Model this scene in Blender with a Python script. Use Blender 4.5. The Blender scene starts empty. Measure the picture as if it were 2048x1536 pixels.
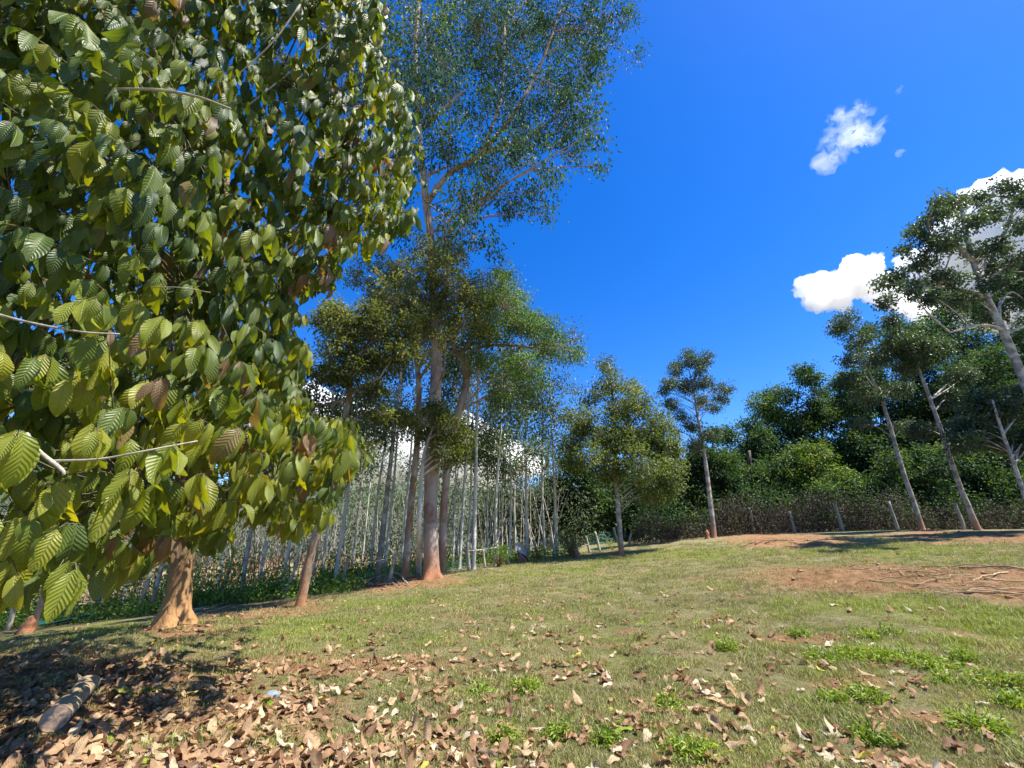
import bpy, math, random
import numpy as np
from mathutils import Vector, Matrix

sc = bpy.context.scene
R = np.random.default_rng(7)
random.seed(7)

# ------------------------------------------------------------------ camera
CAM = np.array([0.0, 0.0, 1.5]); PITCH = math.radians(20.5); F = 860.0
SP, CP = math.sin(PITCH), math.cos(PITCH)
cd = bpy.data.cameras.new('camera'); cam = bpy.data.objects.new('camera', cd)
sc.collection.objects.link(cam); sc.camera = cam
cam.location = CAM; cam.rotation_euler = (math.pi/2 + PITCH, 0, 0)
cd.sensor_width = 36; cd.lens = 36*F/2048; cd.clip_start = 0.05; cd.clip_end = 6000

# ------------------------------------------------------------------ sky, sun, exposure
SUN_AZ, SUN_EL = math.radians(103), math.radians(63)     # azimuth clockwise from +Y
world = bpy.data.worlds.new('World'); sc.world = world; world.use_nodes = True
nt = world.node_tree; nt.nodes.clear()
wo = nt.nodes.new('ShaderNodeOutputWorld'); bg = nt.nodes.new('ShaderNodeBackground')
sky = nt.nodes.new('ShaderNodeTexSky'); sky.sky_type = 'NISHITA'; sky.sun_disc = False
sky.sun_elevation = SUN_EL; sky.sun_rotation = SUN_AZ
sky.altitude = 300; sky.air_density = 1.0; sky.dust_density = 0.3; sky.ozone_density = 4.0
hs = nt.nodes.new('ShaderNodeHueSaturation'); hs.inputs['Saturation'].default_value = 1.38
hs.inputs['Hue'].default_value = 0.514; hs.inputs['Value'].default_value = 1.0
nt.links.new(sky.outputs[0], hs.inputs['Color']); nt.links.new(hs.outputs[0], bg.inputs[0])
nt.links.new(bg.outputs[0], wo.inputs[0]); bg.inputs[1].default_value = 0.108
sd = bpy.data.lights.new('sun', 'SUN'); sun = bpy.data.objects.new('sun', sd); sc.collection.objects.link(sun)
sd.energy = 4.6; sd.angle = math.radians(0.55); sd.color = (1.0, 0.95, 0.86)
sdir = Vector((math.sin(SUN_AZ)*math.cos(SUN_EL), math.cos(SUN_AZ)*math.cos(SUN_EL), math.sin(SUN_EL)))
sun.rotation_euler = sdir.to_track_quat('Z', 'Y').to_euler(); sun.location = (0, 0, 60)
sc.view_settings.view_transform = 'Standard'; sc.view_settings.look = 'None'
sc.view_settings.exposure = 1.28; sc.view_settings.gamma = 1; sc.view_settings.use_curve_mapping = False
cy = sc.cycles
cy.use_denoising = True; cy.max_bounces = 22; cy.diffuse_bounces = 3; cy.glossy_bounces = 2
cy.transmission_bounces = 4; cy.transparent_max_bounces = 12; cy.volume_bounces = 20
cy.volume_step_rate = 1.0; cy.volume_max_steps = 64
cy.sample_clamp_indirect = 6

# ------------------------------------------------------------------ rays and terrain
def ray(px, py):
    u = (px-1024)/F; v = (768-py)/F
    return np.array([u, CP - v*SP, SP + v*CP])
def P(px, py, Y):
    d = ray(px, py); return CAM + d*(Y/d[1])
def PD(px, py, depth): return CAM + ray(px, py)*depth
def depth_of(p): return p[1]*CP + (p[2]-CAM[2])*SP
def proj(x, y, z):
    dz = z-CAM[2]; dep = y*CP + dz*SP; dep = np.where(dep < .05, .05, dep)
    return 1024 + F*x/dep, 768 - F*(-y*SP + dz*CP)/dep

ctl = np.array([(-6.2,9,.11),(-14,13.7,-.85),(-5.9,13.4,-.10),(-2.9,17,.39),(5.35,22.6,1.08),(11.7,26.5,1.9),
 (22,24.3,2.24),(24,23.2,2.2),(0,0,0),(0,4,0),(-4,4,0),(6,5,.3),(7.5,9.2,.72),(14,15,1.45),(18,34,2.2),(-20,30,-1.2),(-30,18,-1.9),
 (0,42,.9),(28,38,2.4),(42,28,2.5),(40,8,2.3),(-20,2,-.8),(0,-20,0),(20,-10,1.),(0,11,.22),(3,16,.62),(-18,8,-.9)], float)
def _tps(r2): return np.where(r2 > 1e-9, .5*r2*np.log(r2+1e-12), 0)
_n = len(ctl); _d2 = ((ctl[:,None,:2]-ctl[None,:,:2])**2).sum(-1)
_A = np.zeros((_n+3,_n+3)); _A[:_n,:_n] = _tps(_d2)+np.eye(_n)*4.0; _A[:_n,_n]=1; _A[:_n,_n+1:]=ctl[:,:2]
_A[_n,:_n]=1; _A[_n+1:,:_n]=ctl[:,:2].T
_w = np.linalg.solve(_A, np.concatenate([ctl[:,2],[0,0,0]]))
def hz(x, y):
    x = np.atleast_1d(np.asarray(x,float)); y = np.atleast_1d(np.asarray(y,float))
    r = np.hypot(x,y); k = np.where(r>46, 46/np.maximum(r,1e-6), 1); x=x*k; y=y*k
    out = _w[_n]+_w[_n+1]*x+_w[_n+2]*y
    for i in range(_n): out = out + _w[i]*_tps((x-ctl[i,0])**2+(y-ctl[i,1])**2)
    return out
def hz1(x, y): return float(hz(x,y)[0])
def G(px, py, smax=60):
    d = ray(px, py); s = np.linspace(1.5, smax, 900); p = CAM+d*s[:,None]
    below = p[:,2] < hz(p[:,0], p[:,1])
    if below.any():
        i = int(np.argmax(below)); q = p[i]
    else:
        i = int(np.argmin(p[:,2]-hz(p[:,0],p[:,1]))); q = p[i]
    return np.array([q[0], q[1], hz1(q[0], q[1])])

# ------------------------------------------------------------------ numpy noise
_perm = np.random.default_rng(3).random((256,256))
def vnoise(x, y):
    xi=np.floor(x).astype(int); yi=np.floor(y).astype(int); fx=x-xi; fy=y-yi
    fx=fx*fx*(3-2*fx); fy=fy*fy*(3-2*fy)
    g=lambda a,b:_perm[a&255,b&255]
    return (g(xi,yi)*(1-fx)+g(xi+1,yi)*fx)*(1-fy)+(g(xi,yi+1)*(1-fx)+g(xi+1,yi+1)*fx)*fy
def fbm(x, y, o=4):
    t=0; a=.5; s=0
    for i in range(o): t=t+a*vnoise(x+13.7*i,y+5.1*i); s+=a; a*=.5; x=x*2.03; y=y*2.03
    return t/s

# ------------------------------------------------------------------ mesh helpers
def mesh_np(name, V, Fc, tone=None, uv=None, smooth=False):
    V = np.asarray(V, np.float32); Fc = np.asarray(Fc, np.int32)
    m = bpy.data.meshes.new(name); k = Fc.shape[1]
    m.vertices.add(len(V)); m.vertices.foreach_set('co', V.ravel())
    m.loops.add(Fc.size); m.loops.foreach_set('vertex_index', Fc.ravel())
    m.polygons.add(len(Fc)); m.polygons.foreach_set('loop_start', np.arange(0, Fc.size, k, dtype=np.int32))
    try: m.polygons.foreach_set('loop_total', np.full(len(Fc), k, np.int32))
    except Exception: pass
    if smooth: m.polygons.foreach_set('use_smooth', np.ones(len(Fc), bool))
    m.update(calc_edges=True)
    if tone is not None:
        a = m.attributes.new('tone', 'FLOAT', 'FACE'); a.data.foreach_set('value', np.asarray(tone, np.float32))
    if uv is not None:
        l = m.uv_layers.new(name='UVMap'); l.data.foreach_set('uv', np.asarray(uv, np.float32)[Fc.ravel()].ravel())
    return m
def link(name, data, mat=None, parent=None, kind=None):
    o = bpy.data.objects.new(name, data); sc.collection.objects.link(o)
    if mat is not None and data is not None and not data.materials:
        for mm in (mat if isinstance(mat, (list, tuple)) else [mat]): data.materials.append(mm)
    if parent is not None: o.parent = parent; o.matrix_parent_inverse = Matrix.Translation(-parent.location)
    if kind: o['kind'] = kind
    return o
def tag(o, label, cat, group=None):
    o['label'] = label; o['category'] = cat
    if group: o['group'] = group
    return o
def thing(name, label, cat, loc, group=None):
    o = bpy.data.objects.new(name, None); sc.collection.objects.link(o); o.empty_display_size = .2
    o.location = loc; return tag(o, label, cat, group)

class Geo:
    """collects triangles/quads (as quads; triangles repeat nothing - kept apart)"""
    def __init__(s): s.V=[]; s.Q=[]; s.T=[]; s.n=0
    def add(s, V, Q=None, T=None):
        V=np.asarray(V,float)
        if Q is not None and len(Q): s.Q.append(np.asarray(Q)+s.n)
        if T is not None and len(T): s.T.append(np.asarray(T)+s.n)
        s.V.append(V); s.n+=len(V)
    def mesh(s, name, smooth=True):
        V=np.concatenate(s.V); fs=[]
        if s.Q:
            q=np.concatenate(s.Q); fs += [q[:,[0,1,2]], q[:,[0,2,3]]]
        if s.T: fs.append(np.concatenate(s.T))
        return mesh_np(name, V, np.concatenate(fs), smooth=smooth)
def frame_of(t):
    t=t/np.linalg.norm(t); a=np.array([0,0,1.]) if abs(t[2])<.9 else np.array([1.,0,0])
    s=np.cross(t,a); s/=np.linalg.norm(s); return s, np.cross(t,s)
def tube(geo, pts, rad, n=8, flare=None, rough=0.0, cap=True):
    pts=np.asarray(pts,float); m=len(pts); rad=np.broadcast_to(rad,(m,)).astype(float)
    T=np.gradient(pts,axis=0); s,b=frame_of(T[0]); V=[]
    ang=np.arange(n)*2*math.pi/n
    for i in range(m):
        t=T[i]/(np.linalg.norm(T[i])+1e-9); s=s-t*np.dot(s,t); s/=np.linalg.norm(s)+1e-9; b=np.cross(t,s)
        r=rad[i]*np.ones(n)
        if rough: r=r*(1+rough*(vnoise(np.cos(ang)*1.6+i*.45+pts[0,0]*3, np.sin(ang)*1.6+i*.13+7)-.5)*2)
        if flare is not None: r=r*(1+flare(i/(m-1), ang))
        V.append(pts[i]+np.cos(ang)[:,None]*s*r[:,None]+np.sin(ang)[:,None]*b*r[:,None])
    V=np.concatenate(V); Q=[]
    for i in range(m-1):
        for k in range(n):
            k2=(k+1)%n; Q.append((i*n+k,i*n+k2,(i+1)*n+k2,(i+1)*n+k))
    Tt=[]
    if cap:
        V=np.concatenate([V,[pts[0],pts[-1]]]); c0=m*n; c1=c0+1
        for k in range(n):
            k2=(k+1)%n; Tt += [(c0,k2,k),(c1,(m-1)*n+k,(m-1)*n+k2)]
    geo.add(V,Q,Tt)
def spline(pts, n):
    pts=np.asarray(pts,float)
    if len(pts)<3:
        return np.array([pts[0]+(pts[-1]-pts[0])*t for t in np.linspace(0,1,n)])
    P_=np.vstack([2*pts[0]-pts[1],pts,2*pts[-1]-pts[-2]]); out=[]; m=len(pts)-1
    for t in np.linspace(0,m,n):
        i=min(int(t),m-1); f=t-i; a,b,c,d=P_[i:i+4]
        out.append(.5*((2*b)+(-a+c)*f+(2*a-5*b+4*c-d)*f*f+(-a+3*b-3*c+d)*f**3))
    return np.array(out)
def twigs(geo, A, B, ra, rb, n=3, sag=.1, rng=R):
    """many thin 3-sided twigs at once, one kink each"""
    A=np.asarray(A); B=np.asarray(B); N=len(A)
    if N==0: return
    M=(A+B)/2+rng.normal(0,1,(N,3))*sag*np.linalg.norm(B-A,axis=1)[:,None]*.5
    D=B-A; L=np.linalg.norm(D,axis=1)[:,None]+1e-9; D/=L
    S=np.cross(D,np.array([.3,.2,.93])); S/=np.linalg.norm(S,axis=1)[:,None]+1e-9; U=np.cross(D,S)
    ra=np.broadcast_to(ra,(N,)); rb=np.broadcast_to(rb,(N,)); V=[]
    for C,r in ((A,ra),(M,(ra+rb)/2),(B,rb)):
        for k in range(n):
            a=k*2*math.pi/n; V.append(C+(S*math.cos(a)+U*math.sin(a))*r[:,None])
    V=np.stack(V,1).reshape(-1,3); Q=[]
    base=(np.arange(N)*3*n)[:,None]
    for i in range(2):
        for k in range(n):
            k2=(k+1)%n; Q.append(base+np.array([[i*n+k,i*n+k2,(i+1)*n+k2,(i+1)*n+k]]))
    geo.add(V,np.concatenate(Q))
def unit(a): return a/(np.linalg.norm(a,axis=-1,keepdims=True)+1e-9)
def leaf_quads(name, pos, axis, nrm, L, W, tone, fold=.25):
    N=len(pos); axis=unit(axis); side=unit(np.cross(axis,nrm)); nn=np.cross(side,axis)
    L=np.broadcast_to(L,(N,))[:,None]; W=np.broadcast_to(W,(N,))[:,None]
    b=pos; t=pos+axis*L-nn*L*.12; mid=pos+axis*L*.48
    l=mid-side*W*.5+nn*W*fold; r=mid+side*W*.5+nn*W*fold
    V=np.stack([b,r,t,l],1).reshape(-1,3); k=(np.arange(N)*4)[:,None]
    Fc=np.concatenate([k+np.array([[0,1,2]]),k+np.array([[0,2,3]])],1).reshape(-1,3)
    return mesh_np(name,V,Fc,tone=np.repeat(tone,2))

# ------------------------------------------------------------------ materials
def newmat(name):
    m=bpy.data.materials.new(name); m.use_nodes=True; t=m.node_tree; t.nodes.clear()
    return m,t,t.nodes,t.links
def ramp(N, stops, interp='LINEAR'):
    r=N.new('ShaderNodeValToRGB'); r.color_ramp.interpolation=interp
    e=r.color_ramp.elements
    while len(e)>1: e.remove(e[-1])
    e[0].position=stops[0][0]; e[0].color=(*stops[0][1],1)
    for p,c in stops[1:]:
        q=e.new(p); q.color=(*c,1)
    return r
def noise(N,Lk,scale,detail=4,vec=None,rough=.55,dist=0):
    n=N.new('ShaderNodeTexNoise'); n.inputs['Scale'].default_value=scale; n.inputs['Detail'].default_value=detail
    n.inputs['Roughness'].default_value=rough; n.inputs['Distortion'].default_value=dist
    if vec is not None: Lk.new(vec,n.inputs['Vector'])
    return n
def leaf_mat(name, stops, trans=.35, tcol=(1.6,1.5,.5), rough=.5, vein=0, spec=.4, nsc=.9, nmul=.55):
    m,t,N,Lk=newmat(name)
    out=N.new('ShaderNodeOutputMaterial'); at=N.new('ShaderNodeAttribute'); at.attribute_name='tone'
    r=ramp(N,stops); Lk.new(at.outputs['Fac'],r.inputs[0])
    geo=N.new('ShaderNodeNewGeometry')
    p=N.new('ShaderNodeBsdfPrincipled'); p.inputs['Roughness'].default_value=rough
    p.inputs['Specular IOR Level'].default_value=spec
    nz=noise(N,Lk,nsc,4,geo.outputs['Position'])
    mul=N.new('ShaderNodeMix'); mul.data_type='RGBA'; mul.blend_type='MULTIPLY'; mul.inputs[0].default_value=nmul
    r2=ramp(N,[(.3,(.55,.6,.6)),(.7,(1.3,1.25,1.1))]); Lk.new(nz.outputs[0],r2.inputs[0])
    Lk.new(r.outputs[0],mul.inputs[6]); Lk.new(r2.outputs[0],mul.inputs[7]); col=mul.outputs[2]
    if vein:
        uv=N.new('ShaderNodeUVMap'); sx=N.new('ShaderNodeSeparateXYZ'); Lk.new(uv.outputs[0],sx.inputs[0])
        def M(op,a,b=None):
            q=N.new('ShaderNodeMath'); q.operation=op
            for i,v in enumerate((a,b)):
                if v is None: continue
                if isinstance(v,(int,float)): q.inputs[i].default_value=v
                else: Lk.new(v,q.inputs[i])
            return q.outputs[0]
        au=M('ABSOLUTE',M('SUBTRACT',sx.outputs[0],.5))
        ph=M('MULTIPLY',M('SUBTRACT',sx.outputs[1],M('MULTIPLY',au,.42)),math.pi*2*11)
        w=M('SINE',ph); mid=M('MINIMUM',M('MULTIPLY',au,22),1.0)
        h=M('ADD',M('MULTIPLY',w,M('MULTIPLY',mid,.5)),mid)
        bp=N.new('ShaderNodeBump'); bp.inputs['Strength'].default_value=.9; bp.inputs['Distance'].default_value=vein
        Lk.new(h,bp.inputs['Height']); Lk.new(bp.outputs[0],p.inputs['Normal'])
        line=M('GREATER_THAN',M('MULTIPLY',M('SUBTRACT',1.0,mid),1.0),.35)
        mx=N.new('ShaderNodeMix'); mx.data_type='RGBA'; Lk.new(M('MULTIPLY',line,.5),mx.inputs[0]); Lk.new(col,mx.inputs[6])
        mx.inputs[7].default_value=(.22,.26,.08,1); col=mx.outputs[2]
    Lk.new(col,p.inputs['Base Color'])
    tr=N.new('ShaderNodeBsdfTranslucent'); tm=N.new('ShaderNodeMix'); tm.data_type='RGBA'; tm.blend_type='MULTIPLY'; tm.inputs[0].default_value=1
    tm.clamp_result=False; tm.inputs[7].default_value=(*tcol,1); Lk.new(col,tm.inputs[6]); Lk.new(tm.outputs[2],tr.inputs[0])
    mix=N.new('ShaderNodeMixShader'); mix.inputs[0].default_value=trans
    Lk.new(p.outputs[0],mix.inputs[1]); Lk.new(tr.outputs[0],mix.inputs[2]); Lk.new(mix.outputs[0],out.inputs[0])
    return m
def bark_mat(name, c1, c2, c3=None, scale=6, base=None, base_h=.5, bump=.02, patch=1.2):
    """bark: two tones in streaks, lichen patches c3; 'base': soil-stained foot below base_h above the object's origin"""
    m,t,N,Lk=newmat(name); out=N.new('ShaderNodeOutputMaterial'); p=N.new('ShaderNodeBsdfPrincipled')
    p.inputs['Roughness'].default_value=.85; p.inputs['Specular IOR Level'].default_value=.2
    geo=N.new('ShaderNodeNewGeometry'); mp=N.new('ShaderNodeMapping'); mp.inputs['Scale'].default_value=(1,1,.45)
    Lk.new(geo.outputs['Position'],mp.inputs[0])
    n1=noise(N,Lk,scale,6,mp.outputs[0],.65); r=ramp(N,[(.35,c1),(.62,c2)]); Lk.new(n1.outputs[0],r.inputs[0]); col=r.outputs[0]
    if c3:
        n2=noise(N,Lk,patch,4,geo.outputs['Position'],.6); r2=ramp(N,[(.47,(0,0,0)),(.56,(1,1,1))]); Lk.new(n2.outputs[0],r2.inputs[0])
        mx=N.new('ShaderNodeMix'); mx.data_type='RGBA'; Lk.new(r2.outputs[0],mx.inputs[0]); Lk.new(col,mx.inputs[6]); mx.inputs[7].default_value=(*c3,1); col=mx.outputs[2]
    if base:
        tc=N.new('ShaderNodeTexCoord'); sx=N.new('ShaderNodeSeparateXYZ'); Lk.new(tc.outputs['Object'],sx.inputs[0])
        n3=noise(N,Lk,5,3,geo.outputs['Position']); ad=N.new('ShaderNodeMath'); ad.operation='MULTIPLY_ADD'; ad.inputs[1].default_value=base_h
        ad.inputs[2].default_value=-base_h*.5; Lk.new(n3.outputs[0],ad.inputs[0])
        s=N.new('ShaderNodeMath'); s.operation='ADD'; Lk.new(sx.outputs[2],s.inputs[0]); Lk.new(ad.outputs[0],s.inputs[1])
        mr=N.new('ShaderNodeMapRange'); mr.inputs[1].default_value=base_h*.2; mr.inputs[2].default_value=base_h*1.7
        mr.inputs[3].default_value=1; mr.inputs[4].default_value=0; Lk.new(s.outputs[0],mr.inputs[0])
        mx=N.new('ShaderNodeMix'); mx.data_type='RGBA'; Lk.new(mr.outputs[0],mx.inputs[0]); Lk.new(col,mx.inputs[6]); mx.inputs[7].default_value=(*base,1); col=mx.outputs[2]
    Lk.new(col,p.inputs['Base Color'])
    b=N.new('ShaderNodeBump'); b.inputs['Distance'].default_value=bump; b.inputs['Strength'].default_value=.8
    n4=noise(N,Lk,scale*3,5,mp.outputs[0],.6); Lk.new(n4.outputs[0],b.inputs['Height']); Lk.new(b.outputs[0],p.inputs['Normal'])
    Lk.new(p.outputs[0],out.inputs[0]); return m
def plain_mat(name, c1, c2, scale=8, rough=.8, bump=.005, spec=.3):
    m,t,N,Lk=newmat(name); out=N.new('ShaderNodeOutputMaterial'); p=N.new('ShaderNodeBsdfPrincipled')
    p.inputs['Roughness'].default_value=rough; p.inputs['Specular IOR Level'].default_value=spec
    tc=N.new('ShaderNodeTexCoord'); n1=noise(N,Lk,scale,6,tc.outputs['Object'],.65); r=ramp(N,[(.35,c1),(.65,c2)])
    Lk.new(n1.outputs[0],r.inputs[0]); Lk.new(r.outputs[0],p.inputs['Base Color'])
    b=N.new('ShaderNodeBump'); b.inputs['Distance'].default_value=bump; Lk.new(n1.outputs[0],b.inputs['Height']); Lk.new(b.outputs[0],p.inputs['Normal'])
    Lk.new(p.outputs[0],out.inputs[0]); return m

GREEN = [(0,(.016,.040,.022)),(.4,(.045,.10,.03)),(.75,(.10,.17,.03)),(1,(.20,.24,.04))]
M_big   = leaf_mat('leaf_blue_green',[(0,(.020,.055,.042)),(.5,(.045,.10,.06)),(.85,(.09,.14,.055)),(1,(.15,.18,.06))],.35,(1.2,1.3,.6),.65,spec=.25)
M_olive = leaf_mat('leaf_olive',[(0,(.075,.085,.03)),(.5,(.15,.18,.055)),(.85,(.24,.27,.075)),(1,(.36,.29,.12))],.42,(1.4,1.35,.6),.6,spec=.3)
M_acac  = leaf_mat('leaf_feathery_green',[(0,(.04,.09,.03)),(.5,(.09,.17,.04)),(.85,(.17,.25,.045)),(1,(.26,.3,.06))],.4,(1.4,1.4,.5),.5)
M_epi   = leaf_mat('leaf_yellow_green',[(0,(.04,.06,.015)),(.5,(.12,.15,.025)),(1,(.25,.27,.05))],.4,(1.5,1.4,.4),.5)
M_cone  = leaf_mat('leaf_mid_green',[(0,(.055,.085,.028)),(.5,(.12,.16,.045)),(.85,(.20,.24,.055)),(1,(.30,.31,.09))],.42,(1.4,1.4,.6),.5)
M_dark  = leaf_mat('leaf_dark_green',[(0,(.032,.058,.044)),(.5,(.07,.11,.062)),(.85,(.12,.16,.07)),(1,(.2,.22,.09))],.33,(1.2,1.3,.6),.45)
M_for   = leaf_mat('leaf_forest_green',[(0,(.018,.045,.026)),(.45,(.048,.095,.036)),(.8,(.10,.16,.04)),(1,(.19,.24,.05))],.36,(1.3,1.4,.5),.6,spec=.25)
M_fory  = leaf_mat('leaf_forest_yellow_green',[(0,(.03,.07,.02)),(.45,(.08,.15,.025)),(.8,(.16,.23,.035)),(1,(.26,.28,.05))],.35,(1.4,1.4,.5),.5)
M_rub   = leaf_mat('leaf_plantation_grey_green',[(0,(.05,.085,.045)),(.5,(.11,.16,.07)),(.85,(.17,.22,.08)),(1,(.27,.28,.13))],.35,(1.2,1.3,.7),.45)
M_dry   = leaf_mat('dry_shrub_leaf',[(0,(.02,.017,.013)),(.5,(.055,.042,.03)),(.8,(.09,.075,.045)),(.9,(.05,.09,.035)),(1,(.07,.13,.04))],.2,(1.2,1.1,.8),.7)
M_bush  = leaf_mat('bush_leaf',[(0,(.035,.08,.015)),(.5,(.09,.18,.025)),(.85,(.17,.27,.04)),(1,(.27,.33,.07))],.35,(1.4,1.4,.4),.5)
M_near  = leaf_mat('large_corrugated_leaf',[(0,(.028,.058,.024)),(.3,(.07,.12,.026)),(.6,(.145,.195,.026)),(.8,(.26,.29,.028)),(.88,(.34,.32,.04)),(.93,(.20,.12,.055)),(1,(.26,.17,.10))],.42,(1.9,1.7,.35),.45,vein=.0028,spec=.5)
M_litter= leaf_mat('dry_fallen_leaf',[(0,(.10,.06,.038)),(.2,(.20,.11,.065)),(.5,(.36,.215,.125)),(.75,(.48,.34,.21)),(.88,(.58,.51,.38)),(.94,(.46,.42,.08)),(1,(.20,.28,.03))],.22,(1.2,1,.8),.65,vein=.0012,spec=.2,nsc=22,nmul=.9)
M_thick = leaf_mat('thicket_leaf',[(0,(.06,.085,.05)),(.5,(.14,.175,.10)),(.85,(.23,.26,.16)),(1,(.20,.29,.09))],.3,(1.1,1.1,.9),.7,spec=.15)
M_grassd= leaf_mat('dry_grass_blade',[(0,(.17,.16,.055)),(.5,(.34,.315,.125)),(1,(.56,.50,.28))],.3,(1.1,1.1,.7),.6)
M_grassg= leaf_mat('green_grass_blade',[(0,(.13,.17,.03)),(.5,(.26,.31,.06)),(1,(.42,.44,.14))],.3,(1.2,1.2,.5),.6)
M_weed  = leaf_mat('weed_leaf',[(0,(.08,.14,.015)),(.5,(.20,.29,.03)),(1,(.36,.42,.06))],.35,(1.3,1.3,.4),.5)
B_big   = bark_mat('bark_grey_pink',(.17,.11,.085),(.35,.235,.19),(.36,.29,.24),5,(.34,.155,.075),.75,.03,.9)
B_grey  = bark_mat('bark_pale_grey',(.36,.34,.30),(.64,.61,.55),(.48,.46,.41),5,None,.5,.02,1.6)
B_brown = bark_mat('bark_brown',(.16,.105,.065),(.30,.21,.14),(.36,.32,.27),6,(.33,.17,.08),.5,.03,1.2)
B_near  = bark_mat('bark_near_tree',(.13,.085,.045),(.27,.18,.09),None,7,(.38,.21,.09),.9,.04)
B_lich  = bark_mat('bark_spotted',(.15,.125,.105),(.30,.265,.23),(.43,.40,.355),7,(.36,.19,.11),.6,.02,3)
B_pale  = bark_mat('twig_pale',(.24,.21,.16),(.42,.38,.30),None,12,None,.5,.006)
B_twig  = bark_mat('twig_olive',(.07,.06,.035),(.15,.13,.08),None,12,None,.5,.004)
B_dark  = bark_mat('bark_dark',(.045,.036,.028),(.12,.095,.072),None,6,None,.5,.02)

# ------------------------------------------------------------------ ground
def ell(px,py,cx,cy,rx,ry,ang=0):
    c,s=math.cos(ang),math.sin(ang); dx=px-cx; dy=py-cy
    return np.clip(1.25-np.sqrt(((dx*c+dy*s)/rx)**2+((-dx*s+dy*c)/ry)**2),0,1)
def masks(x,y,z):
    px,py=proj(x,y,z); front=(y>0.3)
    wx=(fbm(x*1.1,y*1.1)-.5); wy=(fbm(x*1.1+40,y*1.1+9)-.5)
    px=px+wx*90; py=py+wy*22
    soil=np.zeros_like(x)
    for e in ((1790,1162,300,30,.03),(2010,1178,170,32,.06),(1580,1085,130,14,0),(1950,1074,190,11,0),(820,1172,110,14,-.1),
              (860,1158,70,10,0),(1243,1108,22,6,0),(520,1222,150,18,-.1),(470,1425,190,36,0),(90,1520,150,26,0),(700,1330,230,20,0),(1600,1280,100,10,0),
              (1690,1368,110,14,0),(1820,1440,90,16,0),(1250,1290,70,6,0),(1845,1064,30,6,0),(350,1262,90,14,0),(190,1395,330,95,0),(1040,1090,0.1,.1,0),(1480,1068,120,8,0)):
        soil=np.maximum(soil,ell(px,py,*e))
    green=np.zeros_like(x)
    for e in ((1820,1104,340,16,.02),(1350,1112,260,12,-.06),(150,1262,260,14,-.08),(560,1262,230,20,-.1),(760,1210,200,14,-.12),(1740,1215,200,20,0),(1990,1260,130,50,0),(1060,1150,160,12,-.1),(1960,1230,150,24,0)):
        green=np.maximum(green,ell(px,py,*e))
    n=fbm(x*.8+3,y*.8+8,5)
    soil=np.clip(soil*2.0+(fbm(x*3,y*3)-.5)*1.1*(soil>0),0,1)
    soil=np.maximum(soil,np.clip((fbm(x*1.7+20,y*1.7+2,5)-.62)*5,0,.7))
    green=np.clip(green*.95+(n-.55)*1.6+(fbm(x*4+7,y*4,4)-.5)*1.6,0,1)*(1-.8*soil)
    return np.where(front,soil,.2),np.where(front,green,.5)
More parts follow.
